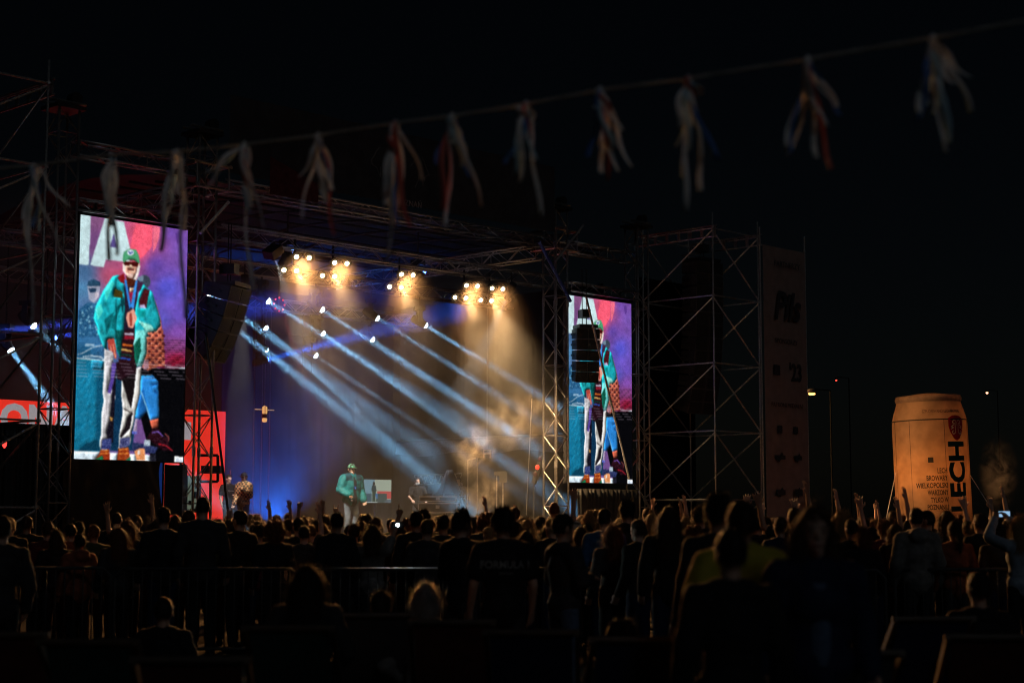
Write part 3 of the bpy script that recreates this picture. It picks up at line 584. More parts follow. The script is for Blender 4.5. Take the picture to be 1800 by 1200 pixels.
# ================================================================== lamps
def emit_mat(name, rgb, s): return mat(name, rgb, 0.4, namp=0.02, emit=rgb, estr=s)
LENS_W = emit_mat('cold white lens', (0.75, 0.92, 1.0), 14); LENS_B = emit_mat('blue lens', (0.08, 0.2, 1.0), 10); LENS_A = emit_mat('warm lamp glass', (1.0, 0.80, 0.48), 9)
LENS_R = emit_mat('red diode', (1.0, 0.05, 0.05), 1.6)
BEAMC = (0.24, 0.62, 1.0)
def moving_head(loc, d, lens, label, hang=None, group='beam lamps on the trusses'):
    d = Vector(d).normalized(); t = thing('beam_lamp', loc, label, 'stage lamp', group); loc = Vector(loc); up = 1
    side = d.cross(ZV3).normalized()
    MB().obox(loc + ZV3 * 0.36, side, side.cross(ZV3), ZV3, 0.3, 0.3, 0.12).build('base', BLACKBOX, t)
    mb = MB()
    for s_ in (-1, 1): mb.obox(loc + side * s_ * 0.17 + ZV3 * 0.15, side, side.cross(ZV3), ZV3, 0.035, 0.12, 0.34)
    mb.obox(loc + ZV3 * 0.29, side, side.cross(ZV3), ZV3, 0.36, 0.12, 0.04); mb.build('yoke', BLACKBOX, t)
    MB().lathe(loc - d * 0.24, d, [(0.0, 0), (0.09, 0.01), (0.12, 0.1), (0.12, 0.3), (0.10, 0.38), (0.105, 0.44), (0.088, 0.44)], 14).build('head', BLACKBOX, t, True)
    MB().lathe(loc - d * 0.24, d, [(0.085, 0.43), (0.07, 0.475), (0.04, 0.50), (0.0, 0.505)], 14).build('lens', lens, t, True)
    if hang: MB().tube(loc + ZV3 * 0.4, Vector((loc.x, loc.y, hang)), 0.02, 6).build('clamp', DARKSTEEL, t)
    return t
def beam(a, n_, b, power, size, label, color=BEAMC, lens=None, hd=(0.6, -0.8), hang=7.8, blend=0.35):
    u_, z_ = on_n(*a, n_); loc = S(u_, n_, z_); h = UV3 * hd[0] + NV3 * hd[1]
    pl = h.cross(ZV3).normalized(); r = ray(*b); C0 = Vector((0, 0, CAMZ)); tt = pl.dot(loc - C0) / pl.dot(r); q = C0 + r * tt
    d = (q - loc).normalized(); t = moving_head(loc, d, lens or LENS_W, label, hang if z_ < hang - 0.45 else None)
    l = bpy.data.lights.new('beam', 'AREA'); l.shape = 'DISK'; l.size = 0.11; l.spread = R(size * 0.98); l.energy = power * size ** 2 * BK; l.color = color
    lo = bpy.data.objects.new('beam', l); col.objects.link(lo); lo.parent = t; lo.location = d * 0.275; lo.rotation_euler = d.to_track_quat('-Z', 'Y').to_euler()
    return t
BP, BK = 130000, 0.9e-5
BEAMS = [((357, 507), 4, (548, 645), .9, 5.5, 'beam lamp seen through the tower left of the hanging speakers, upper one'), ((460, 522), 4, (700, 672), 1.0, 5.0, 'beam lamp right of the hanging speakers, leftmost of the upper row'),
         ((555, 537), 4, (790, 690), 1.2, 4.6, 'beam lamp in the upper row, second right of the hanging speakers'), ((652, 552), 4, (865, 688), 1.0, 4.2, 'beam lamp in the upper row below the middle warm lamps', (.72, -.69)),
         ((737, 565), 4, (961, 702), 1.3, 4.8, 'beam lamp at the right end of the upper row', (.85, -.53)), ((362, 536), 6.5, (580, 706), 1.1, 6.0, 'beam lamp behind the hanging speakers with the broad pale beam'),
         ((458, 568), 8, (677, 768), 1.3, 4.6, 'beam lamp left in the middle row with the beam falling towards the singer'), ((558, 579), 8, (752, 716), 1.6, 4.2, 'beam lamp in the middle row with a large bright lens'),
         ((645, 590), 8, (823, 709), .9, 4.0, 'beam lamp at the right end of the middle row'), ((458, 607), 8, (540, 672), .5, 4.0, 'small beam lamp low at the left with a faint beam'),
         ((545, 618), 8, (670, 702), .5, 4.0, 'small beam lamp low in the middle with a faint beam')]
for a, n_, b, k, sz, lb, *hd_ in BEAMS: beam(a, n_, b, BP * k, sz, lb, hd=hd_[0] if hd_ else (.6, -.8))
beam((48, 562), 4, (130, 640), BP * .6, 5, 'beam lamp at the far left wing left of the outer tower', hang=7.8); beam((10, 603), 4, (75, 690), BP * .5, 9, 'beam lamp at the left picture edge with a broad pale beam')
beam((458, 635), 7.7, (720, 566), BP * 1.0, 9, 'blue beam lamp low on the rear ladder shining to the right', (0.0, 0.13, 1.0), LENS_B, (1, -.16)); beam((80, 594), 4, (140, 586), BP * .5, 7, 'blue beam lamp beside the left outer tower', (0.04, 0.1, 1.0), LENS_B, (0.8, -0.6))
beam((-60, 588), 4, (90, 572), BP * .9, 6, 'blue beam lamp outside the left picture edge', (0.04, 0.1, 1.0), LENS_B, (0.8, -0.6))
# ladder that carries the low lamps
t = thing('lamp_ladder', S(2.12, 8.1, 5.9), 'hanging pipe ladder carrying the low rear lamps', 'ladder')
for u_ in (1.95, 2.3, 3.75, 4.1): MB().tube(S(u_, 8.1, 5.9), S(u_, 8.1, 7.7), 0.02, 6).build('pipe', DARKSTEEL, t)
for z_ in (6.45, 6.95): MB().tube(S(1.9, 8.1, z_), S(4.15, 8.1, z_), 0.02, 6).build('rung', DARKSTEEL, t)
# warm four lamp clusters on the front truss
WARM = (1.0, 0.60, 0.25)
for k, ((px, py), pw, lb) in enumerate(zip(((520, 462), (587, 472), (704, 492), (818, 511), (863, 516)), (1.0, 1.0, 0.95, 1.1, 1.28), ('leftmost', 'second from the left', 'middle', 'second from the right', 'rightmost'))):
    u_, z_ = on_n(px, py, -0.2); loc = S(u_, -0.2, z_)
    t = thing('warm_lamp_cluster', loc, 'cluster of four warm lamps on the front truss, %s of the five' % lb, 'stage lamp', 'warm four lamp clusters')
    d = (-NV3 * 0.9 - UV3 * 0.35 - ZV3 * 0.55).normalized(); side = d.cross(ZV3).normalized(); up = side.cross(d)
    MB().obox(loc - d * 0.1 + up * .17 - side * .12, side, up, d, 0.4, 0.04, 0.04).build('bracket', CABLE, t); MB().obox(loc - d * 0.1 - up * .17 + side * .12, side, up, d, 0.4, 0.04, 0.04).build('bracket', CABLE, t); MB().obox(loc - d * 0.125, side, up, d, 0.04, 0.42, 0.03).build('bracket', CABLE, t)
    MB().tube(loc - d * 0.1, loc - d * 0.1 + ZV3 * 0.5, 0.025, 6).build('clamp', DARKSTEEL, t)
    for sx_, sy_ in ((-1, 1), (1, 1), (-1, -1), (1, -1)):
        c = loc + side * (0.15 * sx_ + (0.12 if sy_ > 0 else -0.12)) * -1 + up * 0.17 * sy_
        hd = MB().lathe(c - d * 0.08, d, [(0.03, 0), (0.09, 0.03), (0.115, 0.13), (0.12, 0.15), (0.105, 0.15)], 14).build('lamp_head', BLACKBOX, t, True)
        MB().lathe(c - d * 0.08, d, [(0.055, 0.145), (0.045, 0.156), (0.0, 0.162)], 14).build('lens', LENS_A, hd, True)
    wl = loc + d * 0.2 - ZV3 * .16; spot('warm_light', wl, wl - NV3 * 0.16 + UV3 * .36 - ZV3 * 0.9, 2200 * pw ** 3.4, (1.0, .62, .28), 74, 0.95, t, 0.0)
    spot('warm_spill', loc + d * 0.2, loc + d * 0.2 - NV3 * 0.9 - ZV3 * 0.4, 2900 * pw, (1.0, .44, .14), 138, 0.5, t, 0.0)
# flood on the front truss that lights the singer
u_, z_ = on_n(482, 449, -0.3); loc = S(u_, -0.3, z_); tgt = S(-2.0, -1.0, STZ + 1.3)
t = thing('flood_lamp', loc, 'square flood lamp on the front truss left of the warm clusters', 'stage lamp')
d = (S(0.1, 1.7, STZ + 1.1) - loc).normalized(); side = d.cross(NV3).normalized(); up = side.cross(d)
MB().obox(loc - d * 0.1, side, up, d, 0.36, 0.3, 0.2).build('housing', BLACKBOX, t); MB().obox(loc + d * 0.005, side, up, d, 0.32, 0.26, 0.01).build('glass', emit_mat('flood glass', (1.0, 0.86, 0.6), 1.2), t)
MB().tube(loc - d * 0.1, Vector((loc.x, loc.y, 7.85)), 0.03, 6).build('clamp', DARKSTEEL, t)
spot('flood_light', loc + d * 0.05, S(0.1, 1.7, STZ + 1.15), 4000, (1.0, 0.95, 0.88), 15, 0.5, t, 0.0)
# two profile lamps added only to brighten the people further back
for u_, tg, pw, lb in ((-1.8, S(0.1, 6.3, STZ + 1.1), 2600, 'added fill lamp on the middle truss aimed at the two men'), (3.7, S(4.9, 4.6, STZ + 1.0), 4500, 'added fill lamp on the front truss aimed at the mixing desk')):
    nn = 3.6 if u_ < 0 else -0.3; loc = S(u_, nn, 7.45); d = (tg - loc).normalized(); t = thing('added_fill_lamp', loc, lb, 'stage lamp')
    MB().lathe(loc - d * 0.3, d, [(0.0, 0), (0.1, 0.02), (0.1, 0.25), (0.07, 0.3), (0.07, 0.5)], 12).build('barrel', BLACKBOX, t, True); MB().tube(loc - d * 0.15, loc - d * 0.15 + ZV3 * 0.4, 0.02, 6).build('clamp', DARKSTEEL, t)
    spot('added_fill_light', loc + d * 0.22, tg, pw, (1.0, 0.93, 0.85), 15, 0.4, t, 0.0)
# blue uplighter behind the singer
loc = S(3.0, 8.2, STZ + 0.2); d = (S(3.6, 9.4, 3.0) - loc).normalized(); t = thing('blue_uplighter', S(3.0, 8.2, STZ), 'blue floor lamp at the back curtain left of the singer', 'stage lamp')
MB().box(loc - ZV3 * 0.1, 0.3, 0.3, 0.2).build('base', BLACKBOX, t); MB().lathe(loc - d * 0.05, d, [(0.12, 0), (0.13, 0.16), (0.11, 0.16)], 12).build('head', BLACKBOX, t); MB().lathe(loc - d * 0.05, d, [(0.11, 0.15), (0.0, 0.17)], 12).build('lens', LENS_B, t)
spot('blue_light', loc + d * 0.15, loc + d * 3, 5200, (0.02, 0.17, 1.0), 105, 0.6, t, 0.0)
# blue lamp that catches the roof lattice
for u_, lb in ((-2.6, 'left'), (1.6, 'right')):
    loc = S(u_, 0.9, 7.75); t = moving_head(loc, (S(u_ + .6, -0.2, 9.0) - loc), LENS_B, 'blue lamp behind the front truss shining up at the roof lattice, %s one' % lb, 8.9)
    spot('blue_roof_light', loc + ZV3 * 0.3, S(u_ + .3, -0.3, 8.9), 620, (0.03, 0.12, 1.0), 130, 0.5, t, 0.0)
# red diode lamp
u_, z_ = on_n(490, 535, 3.8); loc = S(u_, 3.8, z_); t = thing('red_diode_lamp', loc, 'small lamp with a ring of red diodes below the leftmost beams', 'stage lamp')
MB().lathe(loc + NV3 * 0.1, -NV3, [(0.0, 0), (0.2, 0.0), (0.21, 0.08), (0.0, 0.09)], 16).build('plate', BLACKBOX, t); MB().tube(loc, Vector((loc.x, loc.y, 7.8)), 0.02, 6).build('clamp', DARKSTEEL, t)
for k in range(8):
    a = k * 0.785; MB().ell(loc - NV3 * 0.02 + UV3 * 0.17 * math.cos(a) + ZV3 * 0.17 * math.sin(a), (0.022, 0.022, 0.022), 8, 6).build('diode', LENS_R, t)
spot('red_light', loc - NV3 * 0.05, loc + UV3 * 0.7 - ZV3 * 2.2 - NV3 * 0.4, 2500, (1.0, 0.05, 0.15), 9, 0.4, t, 0.02)
# hanging lantern, three steel wires, little far lamps
AMB = emit_mat('amber lantern glass', (1.0, 0.5, 0.18), 0.9)
u_, z_ = on_n(465, 726, 8); loc = S(u_, 8, z_); t = thing('hanging_lantern', loc, 'small orange lit lantern with a cross bar hanging at the back of the stage', 'lantern')
MB().lathe(loc - ZV3 * 0.26, ZV3, [(0.0, 0), (0.07, 0.02), (0.08, 0.10), (0.06, 0.12)], 12).build('lower_glass', AMB, t); MB().lathe(loc - ZV3 * 0.02, ZV3, [(0.07, 0), (0.08, 0.04), (0.075, 0.2), (0.0, 0.24)], 12).build('upper_glass', AMB, t)
MB().tube(loc - ZV3 * 0.14, loc - ZV3 * 0.02, 0.075, 10).build('collar', DARKSTEEL, t); MB().tube(loc - UV3 * 0.34 + ZV3 * 0.1, loc + UV3 * 0.34 + ZV3 * 0.1, 0.016, 6).build('cross_bar', emit_mat('dim amber strip', (1, .6, .3), .4), t); MB().tube(loc, Vector((loc.x, loc.y, 7.7)), 0.01, 5).build('wire', STEELW, t)
for k in range(5): MB().tube(loc + Vector((.08 * math.cos(k * 1.26), .08 * math.sin(k * 1.26), -.02)), loc + Vector((.08 * math.cos(k * 1.26), .08 * math.sin(k * 1.26), .2)), .01, 4).build('cage_bar', DARKSTEEL, t)
for px, w_ in ((444, 'left'), (458, 'middle'), (472, 'right')):
    u_, z_ = on_n(px, 880, 7.6); o = MB().tube(S(u_, 7.6, STZ), S(u_, 7.6, 7.7), 0.007, 5).build('steel_wire', STEELW, origin=S(u_, 7.6, STZ)); tag(o, 'thin vertical steel wire at the back of the stage, %s of three' % w_, 'wire', 'thin steel wires')
NIGHTP = mat('dark painted pole', (.008, .009, .01), .95, 0, 5, .2, spec=.02)
def far_lamp(px, py, D, rgb, s, sx_, sz_, label, power=0, pole=True):
    p = at(px, py, D); t = thing('street_lamp', (p.x, p.y, 0), label, 'street lamp')
    if pole: MB().tube((p.x + 0.5, p.y + .2, 0), (p.x + 0.5, p.y + .2, p.z + 0.1), 0.025, 8, 0.02).build('pole', NIGHTP, t); MB().tube((p.x + 0.5, p.y + .2, p.z + 0.1), (p.x, p.y, p.z + 0.12), 0.015, 6).build('arm', NIGHTP, t)
    MB().ell(p + ZV3 * 0.07, (sx_ * 1.3, sx_, 0.07), 12, 6).build('hood', DARKSTEEL, t); MB().ell(p, (sx_, sx_ * 0.7, sz_), 12, 8).build('bulb', emit_mat(label, rgb, s), t)
    if power:
        l = bpy.data.lights.new('lamp_light', 'POINT'); l.energy = power; l.color = rgb; l.shadow_soft_size = 0.2; o = bpy.data.objects.new('lamp_light', l); col.objects.link(o); o.parent = t; o.location = p - ZV3 * 0.3 - wloc(t)
far_lamp(1427, 692, 41, (1.0, 0.42, 0.10), 5, 0.09, 0.035, 'amber street lamp between the sponsor banner and the giant can', 0)
far_lamp(1470, 668, 60, (1.0, 0.05, 0.03), 4, 0.03, 0.03, 'tiny red warning lamp above the amber street lamp'); far_lamp(1735, 690, 70, (1.0, 0.5, 0.25), 5, 0.05, 0.05, 'tiny distant amber lamp right of the giant can')
far_lamp(403, 781, 52, (1.0, 0.6, 0.25), 2.5, 0.09, 0.05, 'small amber lamp beside the red wall'); far_lamp(8, 778, 31, (1.0, 0.05, 0.04), 2.2, 0.045, 0.1, 'red signal lamp at the left picture edge', 0)

# ------------------------------------------------------------------ haze in the stage and smoke
foot = [(-11.5, 0.45), (-5.45, 0.45), (-5.45, -0.75), (5.5, -0.75), (5.5, 0.45), (8.6, 0.45), (8.6, 9.1), (-11.5, 9.1)]
mb = MB(); z0, z1 = STZ + 0.02, 8.65; n_ = len(foot)
mb.add([S(a, b, z0) for a, b in foot] + [S(a, b, z1) for a, b in foot], [tuple(range(n_))[::-1], tuple(range(n_, 2 * n_))] + [(i, (i + 1) % n_, n_ + (i + 1) % n_, n_ + i) for i in range(n_)])
o = mb.build('haze', None, origin=S(0, 4, 1.1)); tag(o, 'thin stage fog filling the space under the stage roof', 'fog', kind='stuff')
def vol_mat(name, dens, color, noise_scale=None, thr=0.5, ell_r=None):
    m = bpy.data.materials.new(name); m.use_nodes = True; t = m.node_tree; t.nodes.clear(); out = t.nodes.new('ShaderNodeOutputMaterial'); v = t.nodes.new('ShaderNodeVolumePrincipled')
    v.inputs['Color'].default_value = (*color, 1); v.inputs['Density'].default_value = dens; v.inputs['Anisotropy'].default_value = 0.2; t.links.new(v.outputs[0], out.inputs['Volume'])
    if noise_scale:
        tc = t.nodes.new('ShaderNodeTexCoord'); nz = t.nodes.new('ShaderNodeTexNoise'); nz.inputs['Scale'].default_value = noise_scale; nz.inputs['Detail'].default_value = 7; nz.inputs['Distortion'].default_value = 1.1; nz.inputs['Roughness'].default_value = .62
        t.links.new(tc.outputs['Object'], nz.inputs['Vector'])
        vl = t.nodes.new('ShaderNodeVectorMath'); vl.operation = 'LENGTH'; sc_ = t.nodes.new('ShaderNodeVectorMath'); sc_.operation = 'DIVIDE'; sc_.inputs[1].default_value = ell_r
        t.links.new(tc.outputs['Object'], sc_.inputs[0]); t.links.new(sc_.outputs[0], vl.inputs[0])
        a = t.nodes.new('ShaderNodeMapRange'); a.interpolation_type = 'SMOOTHERSTEP'; a.inputs[1].default_value = 1.0; a.inputs[2].default_value = 0.05; t.links.new(vl.outputs['Value'], a.inputs[0])
        n2 = t.nodes.new('ShaderNodeMapRange'); n2.interpolation_type = 'SMOOTHSTEP'; n2.inputs[1].default_value = thr; n2.inputs[2].default_value = thr + .26; t.links.new(nz.outputs['Fac'], n2.inputs[0])
        c = t.nodes.new('ShaderNodeMath'); c.operation = 'MULTIPLY'; t.links.new(a.outputs[0], c.inputs[0]); t.links.new(n2.outputs[0], c.inputs[1])
        e = t.nodes.new('ShaderNodeMath'); e.operation = 'MULTIPLY'; e.inputs[1].default_value = dens; t.links.new(c.outputs[0], e.inputs[0]); t.links.new(e.outputs[0], v.inputs['Density'])
    return m
fm = vol_mat('stage fog', 0.02, (0.9, 0.9, 0.9)); o.data.materials.append(fm); ft_ = fm.node_tree; vn = [q for q in ft_.nodes if q.type == 'PRINCIPLED_VOLUME'][0]
tc_ = ft_.nodes.new('ShaderNodeTexCoord'); nz_ = ft_.nodes.new('ShaderNodeTexNoise'); nz_.inputs['Scale'].default_value = .75; nz_.inputs['Detail'].default_value = 4; nz_.inputs['Distortion'].default_value = .7; ft_.links.new(tc_.outputs['Object'], nz_.inputs['Vector'])
mr_ = ft_.nodes.new('ShaderNodeMapRange'); mr_.inputs[1].default_value = .32; mr_.inputs[2].default_value = .68; mr_.inputs[3].default_value = .006; mr_.inputs[4].default_value = .034; ft_.links.new(nz_.outputs['Fac'], mr_.inputs[0]); ft_.links.new(mr_.outputs[0], vn.inputs['Density']); fm.cycles.volume_step_rate = .5 if hasattr(fm.cycles, 'volume_step_rate') else 1; o.data.materials[0].cycles.volume_sampling = 'EQUIANGULAR'
def smoke(loc, r, dens, label, ns=2.6, thr=0.44):
    o = MB().ell((0, 0, 0), r, 20, 14).build('smoke', vol_mat(label, dens, (0.85, 0.82, 0.78), ns, thr, r)); o.location = loc; tag(o, label, 'smoke', kind='stuff'); return o
smoke(at(830, 790, 40.6), (0.7, 0.6, 1.0), 2.2, 'pale smoke puff rising above the mixing desk'); smoke(at(848, 868, 40.6), (0.8, 0.6, 0.9), 1.2, 'thin smoke low beside the mixing desk')
smoke(at(905, 738, 41.6), (1.5, 0.9, 1.15), .34, 'amber smoke cloud left of the right stage tower', 1.5); smoke(at(1756, 832, 40), (0.55, 0.5, 1.1), 1.5, 'thin smoke right of the giant can', 2.0, .44)

# ================================================================== giant inflatable can
cx = at(1645, 905, 45); t = thing('inflatable_can', (cx.x, cx.y, 0), 'giant inflatable drinks can lit amber behind the crowd', 'inflatable can'); t.rotation_euler = (0, R(-1.5), 0)
CANM = mat('silvery can fabric', (0.48, 0.36, 0.25), 0.6, 0, 2.2, 0.26, 0.14); CR = 1.0
def translucent(m, f=.6):
    t_ = m.node_tree; b_ = t_.nodes['Principled BSDF']; o_ = t_.nodes['Material Output']; tl = t_.nodes.new('ShaderNodeBsdfTranslucent'); mx = t_.nodes.new('ShaderNodeMixShader'); mx.inputs[0].default_value = f
    t_.links.new(b_.inputs['Base Color'].links[0].from_socket, tl.inputs['Color']); t_.links.new(b_.outputs[0], mx.inputs[1]); t_.links.new(tl.outputs[0], mx.inputs[2]); t_.links.new(mx.outputs[0], o_.inputs['Surface'])
translucent(CANM)
l = bpy.data.lights.new('inner_lamp', 'POINT'); l.energy = 23; l.color = (1.0, 0.275, 0.048); l.shadow_soft_size = .15; o = bpy.data.objects.new('inner_lamp', l); col.objects.link(o); o.parent = t; o.location = (-.25, -.2, 2.9)
prof = [(0.0, 0.0), (0.8, 0.0), (0.95, 0.12), (1.0, 0.4), (1.0, 1.5), (1.005, 2.5), (1.0, 3.6), (1.0, 4.1), (0.997, 4.22), (0.985, 4.33), (0.962, 4.44), (0.93, 4.55), (0.895, 4.65), (0.868, 4.74), (0.855, 4.8)]
def lathe_local(name, prof, m, parent, seg=48):
    mb = MB().lathe((0, 0, 0), (0, 0, 1), prof, seg); me = mb.mesh(name, True); me.materials.append(m); o = bpy.data.objects.new(name, me); col.objects.link(o); o.parent = parent; return o
RIMM = mat('can rim fabric', (0.34, 0.26, 0.2), 0.6); translucent(RIMM, .5)
lathe_local('body', prof, CANM, t); lathe_local('rim', [(0.85, 4.78), (0.875, 4.83), (0.89, 4.9), (0.86, 4.97), (0.80, 4.96), (0.76, 4.9)], RIMM, t)
lathe_local('lid', [(0.78, 4.9), (0.6, 5.0), (0.3, 5.04), (0.0, 5.05)], RIMM, t)
def wrap(name, me, m, th, z_, rot=False, w_=None, h_=None, align='C', r_=CR + 0.012):
    bm = bmesh.new(); bm.from_mesh(me)
    if rot:
        for v_ in bm.verts: v_.co.x, v_.co.y = -v_.co.y, v_.co.x
    xs = [v_.co.x for v_ in bm.verts]; ys = [v_.co.y for v_ in bm.verts]; x0, x1, y0, y1 = min(xs), max(xs), min(ys), max(ys)
    sx_ = w_ / (x1 - x0) if w_ else 1; sy_ = h_ / (y1 - y0) if h_ else 1
    for v_ in bm.verts:
        v_.co.x = (v_.co.x - {'C': (x0 + x1) / 2, 'R': x1, 'L': x0}[align]) * sx_; v_.co.y = (v_.co.y - (y0 + y1) / 2) * sy_; v_.co.z *= 0.4
    k = -2.0
    while k < 2.0:
        bmesh.ops.bisect_plane(bm, geom=bm.verts[:] + bm.edges[:] + bm.faces[:], plane_co=(k, 0, 0), plane_no=(1, 0, 0)); k += 0.06
    for v_ in bm.verts:
        a = R(th) + v_.co.x / CR; zz_ = z_ + v_.co.y; rr = float(np.interp(zz_, [4.2, 4.33, 4.44, 4.55, 4.65, 4.8], [.997, .985, .962, .93, .895, .855])) + .014 + v_.co.z + (r_ - CR - .012 if r_ > CR else 0); v_.co = Vector((rr * math.sin(a), -rr * math.cos(a), zz_))
    bmesh.ops.recalc_face_normals(bm, faces=bm.faces[:]); bm.to_mesh(me); bm.free(); me.materials.clear(); me.materials.append(m); o = bpy.data.objects.new(name, me); col.objects.link(o); o.parent = t; return o
GREEN = mat('dark green print', (0.008, 0.035, 0.022), 0.7); BLK = mat('black can print', (0.02, 0.018, 0.015), 0.7); CRIM = mat('crimson print', (0.3, 0.01, 0.025), 0.7); CREAM = mat('cream print', (0.55, 0.45, 0.36), 0.7)
wrap('lettering', text_mesh('LECH', 0.9, 0.01, 0.035), GREEN, 28, 2.77, True, 0.56, 1.86)
for k, (tx, wd) in enumerate((('LECH', .26), ('BROWARY', .55), ('WIELKOPOLSKI', .84), ('WARZONY', .54), ('TYLKO W', .47), ('POZNANIU', .56))): wrap('lettering', text_mesh(tx, 0.2, 0.006, 0.004), BLK, 9, 2.93 - k * 0.193, False, wd, 0.14, 'R')
wrap('lettering', text_mesh('SZPUDREWANO LECH BROWAR', 0.1, 0.006, 0.002), mat('faded print', (0.2, 0.13, 0.09), .7), 8, 4.52, False, 1.15, 0.085, 'C', 0.93)
sh = [(-.24, .27), (-.12, .33), (0, .345), (.12, .33), (.24, .27), (.25, .05), (.2, -.12), (.1, -.28), (0, -.34), (-.1, -.28), (-.2, -.12), (-.25, .05)]
me = bpy.data.meshes.new('shield'); me.from_pydata([(x, y, 0.01) for x, y in sh], [], [tuple(range(12))[::-1]]); translucent(CRIM, .5); wrap('shield', me, CRIM, 29, 4.06)
for s_ in (-1, 1):
    mb = MB(); pts = [(.03, .2), (.1, .22), (.14, .15), (.06, .12), (.05, .0), (.06, -.12), (.12, -.16), (.16, -.1), (.12, -.06)]; mb.path([Vector((s_ * x, y, 0)) for x, y in pts], 0.011, 4); mb.path([Vector((s_ * x, y, 0)) for x, y in ((.1, .1), (.18, .04), (.11, .02), (.19, -.02))], 0.01, 4)
    me = mb.mesh('shield_line'); wrap('shield_line', me, CREAM, 29 + s_ * 6, 4.08, r_=CR + 0.03)
me = bpy.data.meshes.new('patch'); me.from_pydata([(-.07, -.07, .01), (.07, -.07, .01), (.07, .07, .01), (-.07, .07, .01)], [], [(0, 1, 2, 3)]); wrap('patch', me, BLK, -15, 3.22)
for th in (-46, 8, -80, 62):
    mb = MB(); mb.tube((CR * math.sin(R(th)) * 1.0, -CR * math.cos(R(th)), 0.3), (CR * math.sin(R(th)), -CR * math.cos(R(th)), 4.3), 0.006, 4); me = mb.mesh('seam'); me.materials.append(BLK); o = bpy.data.objects.new('seam', me); col.objects.link(o); o.parent = t
lathe_local('seam', [(1.0, 4.28), (1.003, 4.30), (0.995, 4.315)], BLK, t)
for s_, dx, lb in ((-1, -2.0, 'left'), (1, 2.3, 'right')):
    a = Vector((cx.x + s_ * 0.98 - .12, cx.y - 0.2, 2.9)); b = Vector((cx.x + dx, cx.y - 1.2, 0.05)); t2 = thing('guy_rope', b, 'guy rope with a small pennant %s of the giant can' % lb, 'rope', 'guy ropes of the giant can')
    MB().tube(a, b, 0.01, 5).build('rope', WHITE, t2); c = a.lerp(b, 0.55 if s_ > 0 else 0.62)
    mb = MB(); mb.add([c, c + Vector((-.15, 0, -.75)), c + Vector((.22, .02, -.62)), c + Vector((0, .02, -.01)), c + Vector((-.15, .02, -.75)), c + Vector((.22, .04, -.62))], [(0, 1, 2), (3, 5, 4), (0, 3, 4, 1), (1, 4, 5, 2), (2, 5, 3, 0)]); mb.build('pennant', mat('grey pennant', (.25, .22, .2), .8), t2)

# ================================================================== ribbon garland in the foreground
def bun(px, py): return at(px, py, 1 / (1 / 10.5 + (1 / 6.7 - 1 / 10.5) * px / 1800))
BX = [(-40, 300), (60, 290), (195, 272), (312, 266), (430, 254), (560, 238), (695, 216), (795, 204), (925, 183), (1055, 158), (1210, 138), (1420, 104), (1640, 66), (1850, 28)]
t = thing('garland_cord', bun(900, 190), 'slack cord of the ribbon garland crossing the sky', 'cord'); MB().path([bun(*p) for p in BX], 0.010, 5).build('cord', mat('grey cord', (.55, .52, .45), .8), t)
RC = {'w': mat('white ribbon', (.8, .82, .8), .6), 'b': mat('blue ribbon', (.04, .16, .5), .6), 'r': mat('red ribbon', (.5, .1, .08), .6), 'c': mat('pale blue ribbon', (.4, .6, .7), .6)}
TS = {60: ('w', -20, 130, 'b', -8, 110, 'w', 5, 300, 'w', 50, 150, 'c', 18, 120), 195: ('w', -8, 190, 'w', 12, 180), 312: ('w', 8, 140, 'w', -22, 180, 'w', 10, 300), 430: ('w', -60, 80, 'r', 4, 120, 'w', 48, 150, 'w', 20, 260, 'c', 12, 120),
      560: ('w', -30, 150, 'w', 12, 120, 'r', 22, 180, 'b', 16, 100), 695: ('w', -12, 250, 'b', 14, 190, 'r', 38, 190, 'w', -4, 180, 'r', 0, 60), 795: ('b', -22, 90, 'w', -2, 200, 'w', 44, 160, 'b', 26, 110, 'r', -10, 170),
      925: ('b', -45, 105, 'r', 10, 60, 'w', -5, 140, 'w', 14, 200, 'b', -14, 60), 1055: ('b', -18, 120, 'w', -6, 150, 'r', 8, 160, 'w', 30, 150, 'w', 46, 140, 'r', 18, 40), 1210: ('w', -14, 240, 'c', -2, 130, 'w', 16, 200, 'b', 52, 150, 'r', 14, 50, 'c', -24, 120),
      1420: ('w', -40, 170, 'b', -42, 175, 'w', 22, 180, 'r', 46, 200, 'w', 52, 90, 'b', 60, 100), 1640: ('b', -28, 150, 'w', -18, 140, 'w', 8, 210, 'w', 56, 130, 'r', 10, 90, 'c', 16, 190)}
